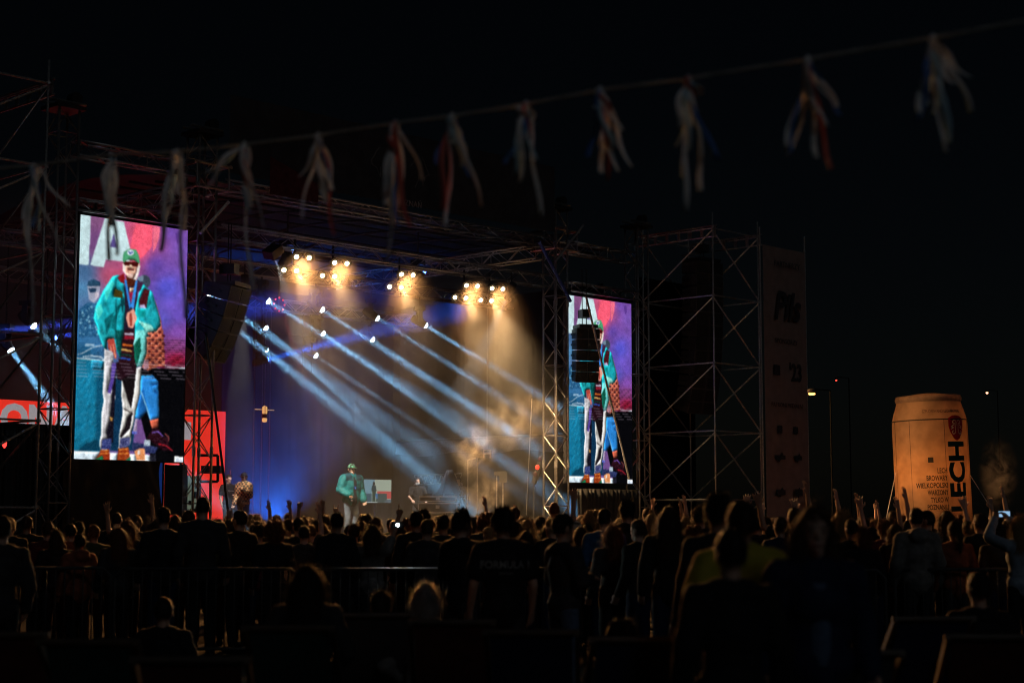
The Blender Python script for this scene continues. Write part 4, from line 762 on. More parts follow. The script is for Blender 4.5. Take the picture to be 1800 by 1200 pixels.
for i, (px, py) in enumerate(BX[1:-1]):
    q = bun(px, py); s_ = FPX / q.y; D = q.y
    t = thing('ribbon_tassel', q, ('tassel of white, blue and red ribbons on the garland, ' + ('leftmost' if i == 0 else 'rightmost' if i == 11 else 'number %s from the left' % ['', 'two', 'three', 'four', 'five', 'six', 'seven', 'eight', 'nine', 'ten', 'eleven'][i])), 'ribbons', 'ribbon tassels on the garland')
    MB().ell(q, (0.016, 0.016, 0.02), 8, 6).build('knot', RC['w'], t); L = TS[px]
    for _ in range(4): j = random.randrange(0, len(TS[px]) - 2, 3); L = L + (random.choice('wwwc'), L[j + 1] + random.uniform(-14, 14), L[j + 2] * random.uniform(.45, .95))
    for k in range(0, len(L), 3):
        c, dx, ln = L[k:k + 3]; mb = MB(); wd = random.uniform(0.022, 0.032); ph = random.uniform(0, 6); off = random.uniform(-.03, .03)
        def rb(a, b, dx=dx, ln=ln, ph=ph, off=off):
            x = (off * min(1, b * 4) + dx / s_ * b ** 1.1) + 0.012 * math.sin(b * 7 + ph); tw = b * 2.0 + ph
            return q + Vector((x + (a - .5) * wd * (0.55 + 0.45 * abs(math.cos(tw))), off + 0.03 * math.sin(b * 5 + ph) + (a - .5) * wd * 0.5 * math.sin(tw), -ln / s_ * b - 0.004))
        o = mb.grid(rb, 2, 14).build('ribbon', RC[c], t, True); o.modifiers.new('thickness', 'SOLIDIFY').thickness = 0.0012

# ================================================================== crowd barriers
def barrier_mesh():
    W = 2.25; fr = MB(); r = 0.021
    pts = [Vector((-W / 2, 0, .14)), Vector((-W / 2, 0, 1.0)), Vector((-W / 2 + .1, 0, 1.1)), Vector((W / 2 - .1, 0, 1.1)), Vector((W / 2, 0, 1.0)), Vector((W / 2, 0, .14)), Vector((-W / 2, 0, .14))]
    for a, b in zip(pts, pts[1:]): fr.cap(a, b, r, r, 8, 2)
    ft = MB().path([Vector((0, -.3, .02)), Vector((0, -.06, .1)), Vector((0, .06, .1)), Vector((0, .3, .02))], 0.02, 6); br = MB().tube((0, 0, .15), (0, 0, 1.09), 0.008, 6)
    return fr.mesh('frame', True), ft.mesh('foot'), br.mesh('bar', True)
bf, bt, bb = barrier_mesh()
for m_ in (bf, bt, bb): m_.materials.append(mat('weathered barrier steel', (.055, .055, .055), .7, .5, 20, .4))
for i, (x, y, yaw, lb) in enumerate(((-6.1, 20.6, 3, 'steel crowd barrier at the left picture edge'), (-3.72, 20.3, -1, 'steel crowd barrier under the left screen, hidden by two men'), (-2.15 + .75, 20.15, 1, 'steel crowd barrier with the amber top rail below the singer'), (0.95, 20.3, -2, 'steel crowd barrier right of the woman looking at the stage'), (3.3, 19.7, 2, 'steel crowd barrier below the right picture screen'), (5.75, 20.1, -1, 'steel crowd barrier at the right picture edge'))):
    t = thing('crowd_barrier', (x, y, 0), lb, 'barrier', 'steel crowd barriers'); t.rotation_euler = (0, 0, R(yaw))
    def ch(nm, me, lx=0):
        o = bpy.data.objects.new(nm, me); col.objects.link(o); o.parent = t; o.location = (lx, 0, 0)
    ch('frame', bf)
    for s_ in (-.8, .8): ch('foot', bt, s_)
    for k in range(19): ch('bar', bb, -2.25 / 2 + 2.25 * (k + 1) / 20)
# ================================================================== deck chairs
def deck_chair(px, D, colr, yaw, label):
    p = at(px, 905, D); t = thing('deck_chair', (p.x, p.y, 0), label, 'deck chair', 'deck chairs in front of the barriers'); t.rotation_euler = (0, 0, R(yaw))
    def ch(nm, mb, m, sm=False):
        me = mb.mesh(nm, sm); me.materials.append(m); o = bpy.data.objects.new(nm, me); col.objects.link(o); o.parent = t; return o
    for s_ in (-.29, .29):
        ch('back_rail', MB().obox((s_, -.08, .55), (1, 0, 0), Vector((0, 1.12, -.95)).normalized(), Vector((0, .95, 1.12)).normalized(), .03, 1.42, .05), WOOD); ch('seat_rail', MB().obox((s_ * .9, .02, .28), (1, 0, 0), Vector((0, 1.0, .42)).normalized(), Vector((0, -.42, 1.0)).normalized(), .03, 1.15, .045), WOOD)
    ch('top_bar', MB().tube((-.31, -.60, 1.01), (.31, -.60, 1.01), .022, 8), WOOD); ch('front_bar', MB().tube((-.3, .53, .48), (.3, .53, .48), .022, 8), WOOD)
    ch('sling', MB().grid(lambda a, b: Vector((-.26 + .52 * a, -.60 + 1.12 * b, 1.0 - .52 * b - .42 * math.sin(b * 3.14) * (1 - .25 * b))), 4, 16), colr, True)
SL = [mat('green canvas', (.02, .05, .045), .8), mat('rust canvas', (.09, .025, .015), .8), mat('navy canvas', (.012, .02, .06), .8), mat('grey canvas', (.06, .06, .06), .8)]
for px, D, k, yaw, lb in ((45, 11, 1, 3, 'rust deck chair at the left picture edge'), (215, 10.4, 0, -4, 'green deck chair below the left picture screen'), (370, 9.2, 1, 2, 'rust deck chair nearest the camera at left'), (535, 11.6, 0, -2, 'green deck chair under the woman below the barrier'), (660, 13.0, 3, 4, 'grey deck chair below the singer'), (800, 12.2, 1, 0, 'rust deck chair right of the grey one below the singer'), (940, 11.2, 2, -3, 'navy deck chair below the right stage tower'), (1105, 10.6, 2, 2, 'navy deck chair with a seated person below the right screen'), (1440, 9.6, 3, 3, 'grey deck chair right of the walking woman'), (1705, 10.8, 1, -3, 'rust deck chair below the giant can'), (1590, 12.6, 2, 5, 'navy deck chair between the grey and the rust one')):
    deck_chair(px, D, SL[k], yaw, lb)
# ================================================================== people
def remesh(mb, voxel, it=3, fac=0.5, name='body'):
    me = mb.mesh(name); o = bpy.data.objects.new('tmp', me); col.objects.link(o)
    r = o.modifiers.new('r', 'REMESH'); r.mode = 'VOXEL'; r.voxel_size = voxel; r.use_smooth_shade = True
    s_ = o.modifiers.new('s', 'SMOOTH'); s_.iterations = it; s_.factor = fac
    dg = bpy.context.evaluated_depsgraph_get(); q = bpy.data.meshes.new_from_object(o.evaluated_get(dg)); q.name = name
    bpy.data.objects.remove(o); bpy.data.meshes.remove(me); q.materials.clear(); return q
V = Vector
def wr(me, amp, scale, seed=0.0, zmin=-9):           # cloth wrinkles
    n_ = len(me.vertices); co = np.empty(n_ * 3); no = np.empty(n_ * 3); me.vertices.foreach_get('co', co); me.vertex_normals.foreach_get('vector', no); co = co.reshape(-1, 3); no = no.reshape(-1, 3)
    d = np.array([mnoise.noise(V((c[0] * scale, c[1] * scale, c[2] * scale * 1.6 + seed))) + 0.5 * mnoise.noise(V((c[0] * scale * 2.3 + c[2] * scale * 2, c[1] * scale * 2, c[2] * scale * 2 + seed))) for c in co])
    co += no * (d * amp)[:, None]; me.vertices.foreach_set('co', co.ravel()); me.update(); return me
def hand(mb, w_, d, pn, style, s_):
    d = d.normalized(); sd = d.cross(pn).normalized() * s_; pn = (pn - d * pn.dot(d)).normalized()
    for o in (-.027, 0, .027): mb.cap(w_ + sd * o * .7, w_ + d * .085 + sd * o, .017, .016, 8, 2)
    for k, (o, ln) in enumerate(zip((-.036, -.012, .012, .036), (.066, .080, .085, .075))):
        b = w_ + d * .09 + sd * o; out = style == 'open' or (style == 'horns' and k in (0, 3)) or (style == 'point' and k == 3)
        if out: m_ = b + (d + sd * o * 7 + pn * .08).normalized() * ln * .55; e = m_ + (d + sd * o * 7 + pn * .25).normalized() * ln * .5; mb.cap(b - d * .02, m_, .0105, .0098, 8, 2); mb.cap(m_, e, .0098, .0085, 8, 2)
        elif style == 'relax': m_ = b + (d + pn * .35).normalized() * ln * .5; e = m_ + (d + pn * 1.1).normalized() * ln * .45; mb.cap(b - d * .02, m_, .0105, .0098, 8, 2); mb.cap(m_, e, .0098, .0085, 8, 2)
        else: m_ = b + (d * .5 + pn).normalized() * ln * .45; e = m_ + (-d + pn * .3).normalized() * ln * .45; mb.cap(b - d * .02, m_, .0115, .011, 8, 2); mb.cap(m_, e, .011, .010, 8, 2)
    b = w_ + d * .02 + sd * .03
    m_ = b + (d * .7 + sd * (.9 if style == 'open' else .4) + pn * .3).normalized() * .042; e = m_ + (d + (sd * .3 if style == 'open' else -sd * .5 + pn * .5)).normalized() * .035; mb.cap(b, m_, .014, .012, 8, 2); mb.cap(m_, e, .0115, .009, 8, 2)
ARM = {'down': (V((.255, -.03, 1.13)), V((.265, .09, .90)), 'relax'), 'up': (V((.27, .07, 1.67)), V((.25, .11, 1.93)), 'open'), 'fist': (V((.27, .07, 1.67)), V((.26, .10, 1.93)), 'fist'), 'horns': (V((.26, .07, 1.67)), V((.24, .10, 1.93)), 'horns'), 'point': (V((.29, .06, 1.64)), V((.36, .09, 1.88)), 'point'),
       'phone': (V((.28, .22, 1.38)), V((.07, .36, 1.55)), 'relax'), 'chest': (V((.26, .04, 1.15)), V((.06, .25, 1.18)), 'relax'), 'hip': (V((.30, -.05, 1.14)), V((.18, .14, 1.0)), 'relax'), 'wave': (V((.40, .05, 1.53)), V((.42, .12, 1.80)), 'open'), 'mic': (V((.25, .03, 1.13)), V((.10, .22, 1.30)), 'fist'), 'lowmic': (V((.26, -.03, 1.14)), V((.20, .20, 1.02)), 'fist'), 'desk': (V((.27, .08, 1.15)), V((.22, .33, 1.05)), 'relax'), 'camera': (V((.3, .2, 1.5)), V((.12, .3, 1.72)), 'relax')}
def person_meshes(R_arm='down', L_arm='down', sleeve=1.0, sit=False, fine=None, female=False, loose=0.022, hood=False, lean=0.0):
    arms = []
    for s_, nm in ((1, R_arm), (-1, L_arm)):
        e, w_, hs = ARM[nm]; mx = lambda q: V((q.x * s_, q.y, q.z)); arms.append((s_, V((.185 * s_, 0, 1.405)), mx(e), mx(w_), hs))
    b = MB(); sw = .92 if female else 1.0
    b.ell((0, .005, 1.64), (.074, .094, .112)); b.ell((0, .035, 1.575), (.052, .058, .058)); b.cap((0, .088, 1.635), (0, .112, 1.605), .012, .015, 8, 2); b.cap((-.035, .075, 1.655), (.035, .075, 1.655), .02, .02, 8, 2)
    b.cap((-.02, .09, 1.562), (.02, .09, 1.562), .010, .010, 8, 2); b.ell((0, .08, 1.535), (.022, .02, .02))
    for s_ in (-1, 1): b.ell((.078 * s_, -.005, 1.625), (.012, .022, .032), 8, 6)
    b.cap((0, -.015, 1.40), (0, 0, 1.56), .062, .055)
    dz = 0
    tor = [('c', (-.155 * sw, -.005, 1.40), (.155 * sw, -.005, 1.40), .066, .066), ('e', (0, .0, 1.25), (.165 * sw, .112, .20)), ('e', (0, .005, 1.06), (.138, .098, .17)), ('e', (0, 0, .94), (.165, .115, .12)), ('c', (-.06, -.01, 1.42), (.06, -.01, 1.42), .075, .075)]
    if female: tor.append(('e', (0, .075, 1.25), (.12, .07, .075)))
    def addt(mb, g):
        for q in tor:
            if q[0] == 'c': mb.cap(q[1], q[2], q[3] + g, q[4] + g)
            else: mb.ell(q[1], tuple(x + g for x in q[2]))
    addt(b, 0.0)
    legs = []
    for s_ in (-1, 1):
        if sit: h, k, a = V((.09 * s_, 0, .92)), V((.11 * s_, .42, .97)), V((.11 * s_, .62, .58)); ft = (a + V((0, -.02, -.04)), a + V((.01 * s_, .16, -.02)))
        else: h, k, a = V((.088 * s_, 0, .90)), V((.098 * s_, .025, .49)), V((.10 * s_, -.015, .10)); ft = (V((.10 * s_, -.05, .045)), V((.115 * s_, .13, .04)))
        legs.append((h, k, a, ft)); b.cap(h, k, .085, .056); b.cap(k, a, .056, .038); b.cap(ft[0], ft[1], .042, .034)
    for s_, sh_, e, w_, hs in arms:
        b.cap(sh_, e, .052, .040); b.cap(e, w_, .041, .028)
        d = (w_ - e).normalized(); pn = V((-s_ * .6, .8, 0)) if abs(d.z) > .6 else V((0, 0, -1)) * 1.0 + V((-s_ * .3, 0, 0))
        hand(b, w_, d, pn, hs, s_)
    up = any(ARM[a][2] in ('open', 'horns', 'point', 'fist') for a in (R_arm, L_arm))
    body = remesh(b, fine or (.0088 if up else .0135), 2, .4)
    tp = MB(); addt(tp, loose)
    tp.cap((0, 0, .95), (0, 0, .90), .13 + loose, .12 + loose)
    for s_, sh_, e, w_, hs in arms:
        if sleeve > .6: tp.cap(sh_, e, .058 + loose, .048 + loose); tp.cap(e, w_ - (w_ - e) * .04, .048 + loose, .034 + loose)
        else: tp.cap(sh_, sh_.lerp(e, .6), .058 + loose, .056 + loose)
    if hood: tp.ell((0, -.105, 1.45), (.125, .075, .10)); tp.cap((-.08, .03, 1.49), (.08, .03, 1.49), .035, .035)
    top = wr(remesh(tp, .016, 3, .5, 'top'), .009, 9, 3.1 * sleeve + loose * 100)
    tr = MB()
    tr.ell((0, 0, .93), (.176, .126, .12))
    for h, k, a, ft in legs: tr.cap(h, k, .098, .074); tr.cap(k, a + V((0, 0, .02)), .074, .06)
    trous = wr(remesh(tr, .02, 2, .5, 'trousers'), .007, 8, 5.0)
    so_ = MB()
    for h, k, a, ft in legs: so_.cap(ft[0], ft[1], .052, .042)
    return {'body': body, 'top': top, 'trousers': trous, 'shoes': remesh(so_, .02, 1, .5, 'shoes')}
def strands(me, N, ln, wd, outw=.5):
    """fine loose hairs standing off the hair surface"""
    me.calc_loop_triangles(); tri = me.loop_triangles; vs_ = []; fs = []
    if not len(tri): return
    ids = rng.integers(0, len(tri), N)
    for i in ids:
        tr_ = tri[int(i)]; c = sum((me.vertices[k].co for k in tr_.vertices), V((0, 0, 0))) / 3; nn = V(tr_.normal)
        dn = V((0, 0, -1)); dn = dn - nn * dn.dot(nn) if nn.z < .8 else V((random.uniform(-1, 1), random.uniform(-1, 1), 0))
        d = (dn.normalized() if dn.length > .01 else V((0, -1, 0))) + nn * outw * random.random() + V((random.gauss(0, .3), random.gauss(0, .3), random.gauss(0, .3))); d.normalize()
        sd = d.cross(nn); sd = (sd.normalized() if sd.length > .01 else V((1, 0, 0))) * wd; L = ln * random.uniform(.5, 1.3); o = len(vs_); vs_ += [c - sd, c + sd, c + d * L + nn * L * .15]; fs.append((o, o + 1, o + 2))
    bm = bmesh.new(); bm.from_mesh(me); q = [bm.verts.new(v_) for v_ in vs_]
    for f in fs: bm.faces.new([q[k] for k in f])
    bm.to_mesh(me); bm.free(); me.update()
def hair_mesh(style):
    h = MB(); cut = True; ln, N = .03, 900
    if style == 'bald': h.ell((0, -.002, 1.648), (.0755, .0955, .109)); N, ln = 300, .008
    else: h.ell((0, -.010, 1.655), (.084, .103, .112))
    if style == 'short': h.ell((0, .03, 1.72), (.062, .06, .04)); ln = .025
    if style == 'tousled':
        for k in range(26): a, z_ = random.uniform(0, 6.28), random.uniform(1.66, 1.76); r = .075 * math.sqrt(max(.1, 1 - ((z_ - 1.65) / .13) ** 2)); h.ell((r * math.cos(a) * .95, r * math.sin(a) * 1.15 - .01, z_), (.028, .028, .022), 8, 6)
        ln, N = .04, 1400
    if style == 'undercut': h = MB().ell((0, .0, 1.69), (.078, .096, .082)); h.ell((0, -.002, 1.645), (.0765, .096, .10)); ln = .02
    if style in ('long', 'longwide'):
        wd = .1 if style == 'long' else .125; h.ell((0, -.055, 1.56), (wd, .068, .17)); h.ell((0, -.07, 1.42), (wd * .95, .055, .17)); ln, N = .09, 2200
        for s_ in (-1, 1): h.cap((.075 * s_, .02, 1.66), (.10 * s_, .03, 1.36), .03, .022)
    if style == 'bob': h.ell((0, -.03, 1.60), (.105, .095, .12)); ln, N = .06, 1500
    if style == 'bun': h.ell((0, -.07, 1.765), (.048, .048, .042)); ln = .03
    if style == 'pony': h.cap((0, -.105, 1.68), (0, -.15, 1.60), .034, .036); h.cap((0, -.15, 1.60), (.01, -.13, 1.38), .036, .016); ln, N = .05, 1200
    if style == 'curly':
        for k in range(110):
            a, z_ = random.uniform(0, 6.28), random.uniform(1.50, 1.77); r = .118 * math.sqrt(max(.06, 1 - ((z_ - 1.64) / .155) ** 2)); y_ = r * math.sin(a) - .02
            if y_ > .05 and z_ < 1.69: continue
            h.ell((r * math.cos(a), y_, z_), (.03, .03, .03), 8, 6)
        ln, N = .045, 2600
    me = remesh(h, .0095, 2, .4, 'hair'); bm = bmesh.new(); bm.from_mesh(me)
    def bad(c): return (c.y > .052 and c.z < 1.695 and abs(c.x) < .075) or (c.y > .03 and c.z < 1.6 and style not in ('long', 'longwide')) or (style in ('short', 'bald', 'undercut', 'tousled', 'bun', 'pony') and c.z < 1.585 and c.y > -.1 and style != 'pony') or (style == 'pony' and c.z < 1.58 and c.y > -.085)
    bmesh.ops.delete(bm, geom=[f for f in bm.faces if bad(f.calc_center_median())], context='FACES'); bm.to_mesh(me); bm.free()
    wr(me, .004, 22, 2.0); strands(me, N * 2, ln * 1.25, .0013, .8); me.shade_smooth(); return me
def cap_mesh(back=False):
    h = MB(); h.ell((0, -.002, 1.672), (.086, .106, .098)); me = remesh(h, .008, 2, .4, 'cap'); bm = bmesh.new(); bm.from_mesh(me)
    bmesh.ops.delete(bm, geom=[f for f in bm.faces if f.calc_center_median().z < 1.672 - .0 + .12 * min(0, f.calc_center_median().y)], context='FACES')
    s_ = -1 if back else 1; N = 14
    for lay in (0.0, .007):
        q = [bm.verts.new((.078 * math.cos(math.pi * k / N), s_ * (.055 + (.135) * math.sin(math.pi * k / N) ** .8), 1.680 - .018 * math.sin(math.pi * k / N) + lay)) for k in range(N + 1)]; bm.faces.new(q)
    bm.to_mesh(me); bm.free(); me.shade_smooth(); return me
def beanie_mesh():
    h = MB(); h.ell((0, -.01, 1.675), (.09, .108, .115)); me = remesh(h, .009, 2, .4, 'beanie'); bm = bmesh.new(); bm.from_mesh(me); bmesh.ops.delete(bm, geom=[f for f in bm.faces if f.calc_center_median().z < 1.66], context='FACES'); bm.to_mesh(me); bm.free(); return me

def cm(name, rgb, rough=.85, **k): return mat(name, rgb, rough, 0, 14, .25, .15, spec=.25, **k)
CL = {'black': cm('black cotton', (.012, .012, .013)), 'charcoal': cm('charcoal cotton', (.03, .03, .032)), 'navy': cm('navy cotton', (.012, .018, .045)), 'grey': cm('grey jersey', (.14, .135, .13)), 'denim': cm('blue denim', (.07, .11, .18)), 'stonedenim': cm('stone washed denim', (.13, .16, .19)), 'paledenim': cm('pale denim', (.22, .27, .33)), 'rust': cm('rust cotton', (.22, .06, .03)), 'white': cm('white cotton', (.5, .48, .45)),
      'green': cm('olive cotton', (.05, .06, .03)), 'wine': cm('wine cotton', (.09, .015, .02)), 'blue': cm('blue shell fabric', (.03, .09, .2)), 'teal': cm('teal shell fabric', (.008, .15, .155), .6), 'beige': cm('beige cotton', (.28, .22, .15)), 'brown': cm('brown cotton', (.07, .04, .025))}
HC = {'dark': mat('dark brown hair', (.018, .011, .008), .62, 0, 60, .4, spec=.3), 'black': mat('black hair', (.008, .007, .007), .6, 0, 60, .4, spec=.3), 'brown': mat('brown hair', (.05, .026, .014), .62, 0, 60, .4, spec=.3), 'blond': mat('blond hair', (.26, .16, .07), .6, 0, 60, .35, spec=.3), 'red': mat('reddish hair', (.12, .035, .014), .62, 0, 60, .4, spec=.3), 'grey': mat('grey hair', (.2, .19, .18), .45, 0, 60, .3, spec=.5)}
SK = [mat('fair skin', (.44, .26, .18), .5, 0, 12, .1), mat('tanned skin', (.34, .19, .12), .5, 0, 12, .1), mat('pale skin', (.5, .32, .24), .5, 0, 12, .1)]
TM = {'stand': person_meshes(), 'standF': person_meshes(female=True), 'hood': person_meshes(hood=True, loose=.034), 'chest': person_meshes('chest', 'chest'), 'upR': person_meshes('up', 'down', .4), 'upL': person_meshes('down', 'up', .4, female=True), 'up2': person_meshes('up', 'wave', .4), 'horns': person_meshes('down', 'horns', .4), 'fist': person_meshes('down', 'fist', .4), 'point': person_meshes('point', 'chest', .4, female=True), 'phone': person_meshes('camera', 'camera', 1.0, female=True), 'sit': person_meshes('hip', 'hip', sit=True), 'wave': person_meshes('wave', 'down', 1.0)}
HM = {s_: hair_mesh(s_) for s_ in ('short', 'tousled', 'undercut', 'long', 'longwide', 'bob', 'bun', 'pony', 'curly', 'bald')}
CAPM, CAPB, BEAN = cap_mesh(), cap_mesh(True), beanie_mesh()
def setm(o, m):
    if not o.data.materials: o.data.materials.append(None)
    o.material_slots[0].link = 'OBJECT'; o.material_slots[0].material = m
def child(nm, me, par, m=None):
    o = bpy.data.objects.new(nm, me); col.objects.link(o); o.parent = par
    if m: setm(o, m)
    return o
HAIRW = {'short': 'short', 'tousled': 'tousled', 'undercut': 'undercut', 'long': 'long', 'longwide': 'loose', 'bob': 'chin length', 'bun': 'tied up', 'pony': 'ponytailed', 'curly': 'curly', 'bald': 'cropped'}
def person(loc, h, yaw, tm, hair, hc, topc, label, group=None, skin=0, trous='charcoal', capc=None, capm=None):
    """h: height of the crown above the ground; figure faces +Y at yaw 0"""
    T = TM[tm] if isinstance(tm, str) else tm; s_ = h / 1.765
    o = bpy.data.objects.new('person', T['body']); col.objects.link(o); setm(o, SK[skin]); o.location = loc; o.scale = (s_, s_, s_); o.rotation_euler = (0, 0, R(yaw)); tag(o, label, 'person', group)
    child('top', T['top'], o, CL[topc] if isinstance(topc, str) else topc); child('trousers', T['trousers'], o, CL[trous]); child('shoes', T['shoes'], o, CL['black'])
    if hair: child('hair', HM[hair], o, HC[hc])
    if capc: child('cap', capm or CAPM, o, CL[capc])
    return o

# ------------------------------------------------------------------ on the stage
def stage_loc(px, D): p = at(px, 900, D); return V((p.x, p.y, STZ))
sing = person_meshes('lowmic', 'down', 1.0, fine=.009, loose=.06, hood=True)
bm = bmesh.new(); bm.from_mesh(sing['top'])
for f in bm.faces:
    c = f.calc_center_median()
    if abs(c.x) < .03 + .05 * (1.4 - c.z) and c.y > .03 and c.z < 1.44: f.material_index = 1
    elif c.z > 1.36 and c.y > -.2 and .05 < abs(c.x) < .2: f.material_index = 2
bm.to_mesh(sing['top']); bm.free()
for m_ in (CL['teal'], CL['black'], cm('dark shell fabric', (.012, .05, .07), .6)): sing['top'].materials.append(m_)
L0 = stage_loc(617, 41); crown = at(617, 815, 41).z - STZ
o = person(L0, crown, -138, sing, 'short', 'dark', CL['teal'], 'singer in a teal jacket, green cap and dark glasses standing on stage', None, 0, 'stonedenim'); SINGER = o
tp = [c for c in o.children if c.name.startswith('top')][0]; tp.material_slots[0].link = 'OBJECT'
o.scale.x *= 1.14; child('cap', CAPM, o, cm('green cap cotton', (.12, .34, .22)))
mb = MB()
for s_ in (-1, 1): mb.ell((.034 * s_, .094, 1.637), (.027, .016, .019), 10, 7)
mb.cap((-.075, .04, 1.642), (-.055, .09, 1.642), .004, .004, 6, 2); mb.cap((.075, .04, 1.642), (.055, .09, 1.642), .004, .004, 6, 2); child('glasses', mb.mesh('glasses', True), o, mat('dark glass', (.02, .01, .01), .15))
mb = MB(); mb.path([V((-.07, .06, 1.46)), V((-.04, .155, 1.3)), V((0, .168, 1.16)), V((.04, .155, 1.3)), V((.07, .06, 1.46))], .009, 6); child('lanyard', mb.mesh('lanyard'), o, cm('blue lanyard', (.03, .12, .45)))
mw = o.matrix_basis @ V((.20, .24, 1.0)); d = (Matrix.Rotation(R(-138), 3, 'Z') @ V((0, .7, -.8))).normalized()
t = thing('microphone', mw, 'black microphone held low in the hand of the singer', 'microphone'); MB().tube(mw - d * .05, mw + d * .14, .013, 8, .02).build('handle', BLACKBOX, t, True); MB().ell(mw + d * .17, (.03, .03, .03), 10, 8).build('grille', DARKSTEEL, t, True)
tee = person_meshes('down', 'chest', .4, fine=.01, loose=.028)
o = person(stage_loc(401, 44), at(401, 834, 44).z - STZ, -140, tee, 'undercut', 'dark', 'black', 'man in a black printed t-shirt beside the red wall on stage', None, 0, 'charcoal')
me = text_mesh('DJ crew', .06, .002, .001)
for v_ in me.vertices: v_.co = V((-v_.co.x, .142 - .5 * v_.co.x ** 2, 1.30 + v_.co.y))
child('print', me, o, CL['white'])
chk = bpy.data.materials.new('checked jacket'); chk.use_nodes = True; nt_ = chk.node_tree; b_ = nt_.nodes['Principled BSDF']; b_.inputs['Roughness'].default_value = .8; ck = nt_.nodes.new('ShaderNodeTexChecker'); ck.inputs['Scale'].default_value = 17; ck.inputs['Color1'].default_value = (.62, .34, .15, 1); ck.inputs['Color2'].default_value = (.03, .015, .012, 1)
tc_ = nt_.nodes.new('ShaderNodeTexCoord'); nt_.links.new(tc_.outputs['Object'], ck.inputs['Vector']); nt_.links.new(ck.outputs['Color'], b_.inputs['Base Color'])
mc = person_meshes('down', 'mic', 1.0, fine=.01, loose=.042)
o = person(stage_loc(428, 43.6), at(428, 830, 43.6).z - STZ, 150, mc, 'short', 'dark', chk, 'rapper in an orange checked jacket and black cap beside the man in black', None, 0, 'blue', 'black')
for s_ in (0,):
    mb = MB(); 
    for k in (-1, 1): mb.ell((.034 * k, .094, 1.637), (.027, .016, .019), 10, 7)
    child('glasses', mb.mesh('glasses', True), o, mat('dark glass', (.02, .01, .01), .15))
dj = person_meshes('desk', 'desk', .4, fine=.01)
DJL = stage_loc(733, 46.0); o = person(DJL, at(733, 838, 46).z - STZ, -165, dj, 'short', 'dark', 'black', 'man in black behind the mixing desk on stage', None, 0); 
mb = MB().cap((-.03, .075, 1.545), (.03, .075, 1.545), .042, .042); child('beard', remesh(mb, .01, 1, .4, 'beard'), o, HC['grey'])
o = person(stage_loc(806, 46.5), at(806, 838, 46.5).z - STZ, 170, 'stand', 'short', 'dark', 'black', 'stage hand lit orange behind the covered stand, right of the desk', None, 1)
# mixing desk made of flight cases
p = stage_loc(772, 45.2); t = thing('mixing_desk', p, 'mixing desk built of black flight cases with steel edges', 'desk'); CASE = mat('flight case laminate', (.03, .025, .03), .5, 0, 10, .3); EDGE = mat('case edge aluminium', (.6, .55, .56), .35, .7)
X_ = V((.995, -.1, 0)); Y_ = V((.1, .995, 0))
def case(c, sx_, sy_, sz_):
    cb = MB().obox(c, X_, Y_, ZV3, sx_, sy_, sz_).build('flight_case', CASE, t)
    for a in (-1, 1):
        for b2 in (-1, 1):
            MB().obox(c + Y_ * a * sy_ / 2 + ZV3 * b2 * sz_ / 2, X_, Y_, ZV3, sx_ + .02, .03, .035).build('edge', EDGE, cb); MB().obox(c + Y_ * a * sy_ / 2 + X_ * b2 * sx_ / 2, X_, Y_, ZV3, .035, .032, sz_ + .02).build('edge', EDGE, cb)
    MB().obox(c - Y_ * (sy_ / 2 + .01) + ZV3 * sz_ * .1, X_, Y_, ZV3, .1, .02, .09).build('latch', EDGE, cb)
case(p + V((0, 0, .75)), 1.05, .6, .24); case(p + V((0, 0, .99)), 1.0, .55, .12); case(p + V((-.15, 0, .3)), .55, .5, .6)
for k, x in enumerate((-.3, 0, .3)): MB().obox(p + X_ * x + ZV3 * 1.10, X_, Y_, ZV3, .28, .3, .07).build('player', BLACKBOX, t)
for s_ in (-.45, .5): MB().tube(p + X_ * s_, p + X_ * s_ + ZV3 * .62, .025, 6).build('leg', DARKSTEEL, t)
# cross lattice of the drum riser, covered stand, poles and stands on the far side
t = thing('lattice_stand', stage_loc(760, 48), 'low lattice rail behind the mixing desk', 'rail'); a_, b_2 = at(728, 835, 48), at(812, 832, 48); c_, d_ = at(728, 851, 48), at(812, 849, 48)
MB().tube(a_, b_2, .02, 6).build('top_tube', ALU, t); MB().tube(c_, d_, .02, 6).build('bottom_tube', ALU, t)
mb = MB(); N = 7
for k in range(N): mb.tube(a_.lerp(b_2, k / N), c_.lerp(d_, (k + .5) / N), .011, 5); mb.tube(c_.lerp(d_, (k + .5) / N), a_.lerp(b_2, (k + 1) / N), .011, 5)
mb.build('lacing', ALU, t)
for q in (c_, d_): MB().tube((q.x, q.y, STZ), q, .02, 6).build('leg', ALU, t)
q = stage_loc(790, 45.4); t = thing('covered_stand', q, 'stand draped with a dark cloth at the right end of the mixing desk', 'stand')
MB().tube(q, q + ZV3 * 1.75, .02, 6).build('pole', DARKSTEEL, t); MB().grid(lambda a, b: q + V((.0 + (.06 + .28 * b + .04 * math.sin(a * 30)) * math.cos(a * 6.283), (.06 + .22 * b) * math.sin(a * 6.283), 1.78 - .75 * b)), 40, 6).build('cloth', cm('dark blue grey cloth', (.035, .04, .055)), t, True)
for a in range(3): MB().tube(q + ZV3 * .5, q + V((.4 * math.cos(a * 2.1), .4 * math.sin(a * 2.1), .02)), .012, 5).build('leg', DARKSTEEL, t)
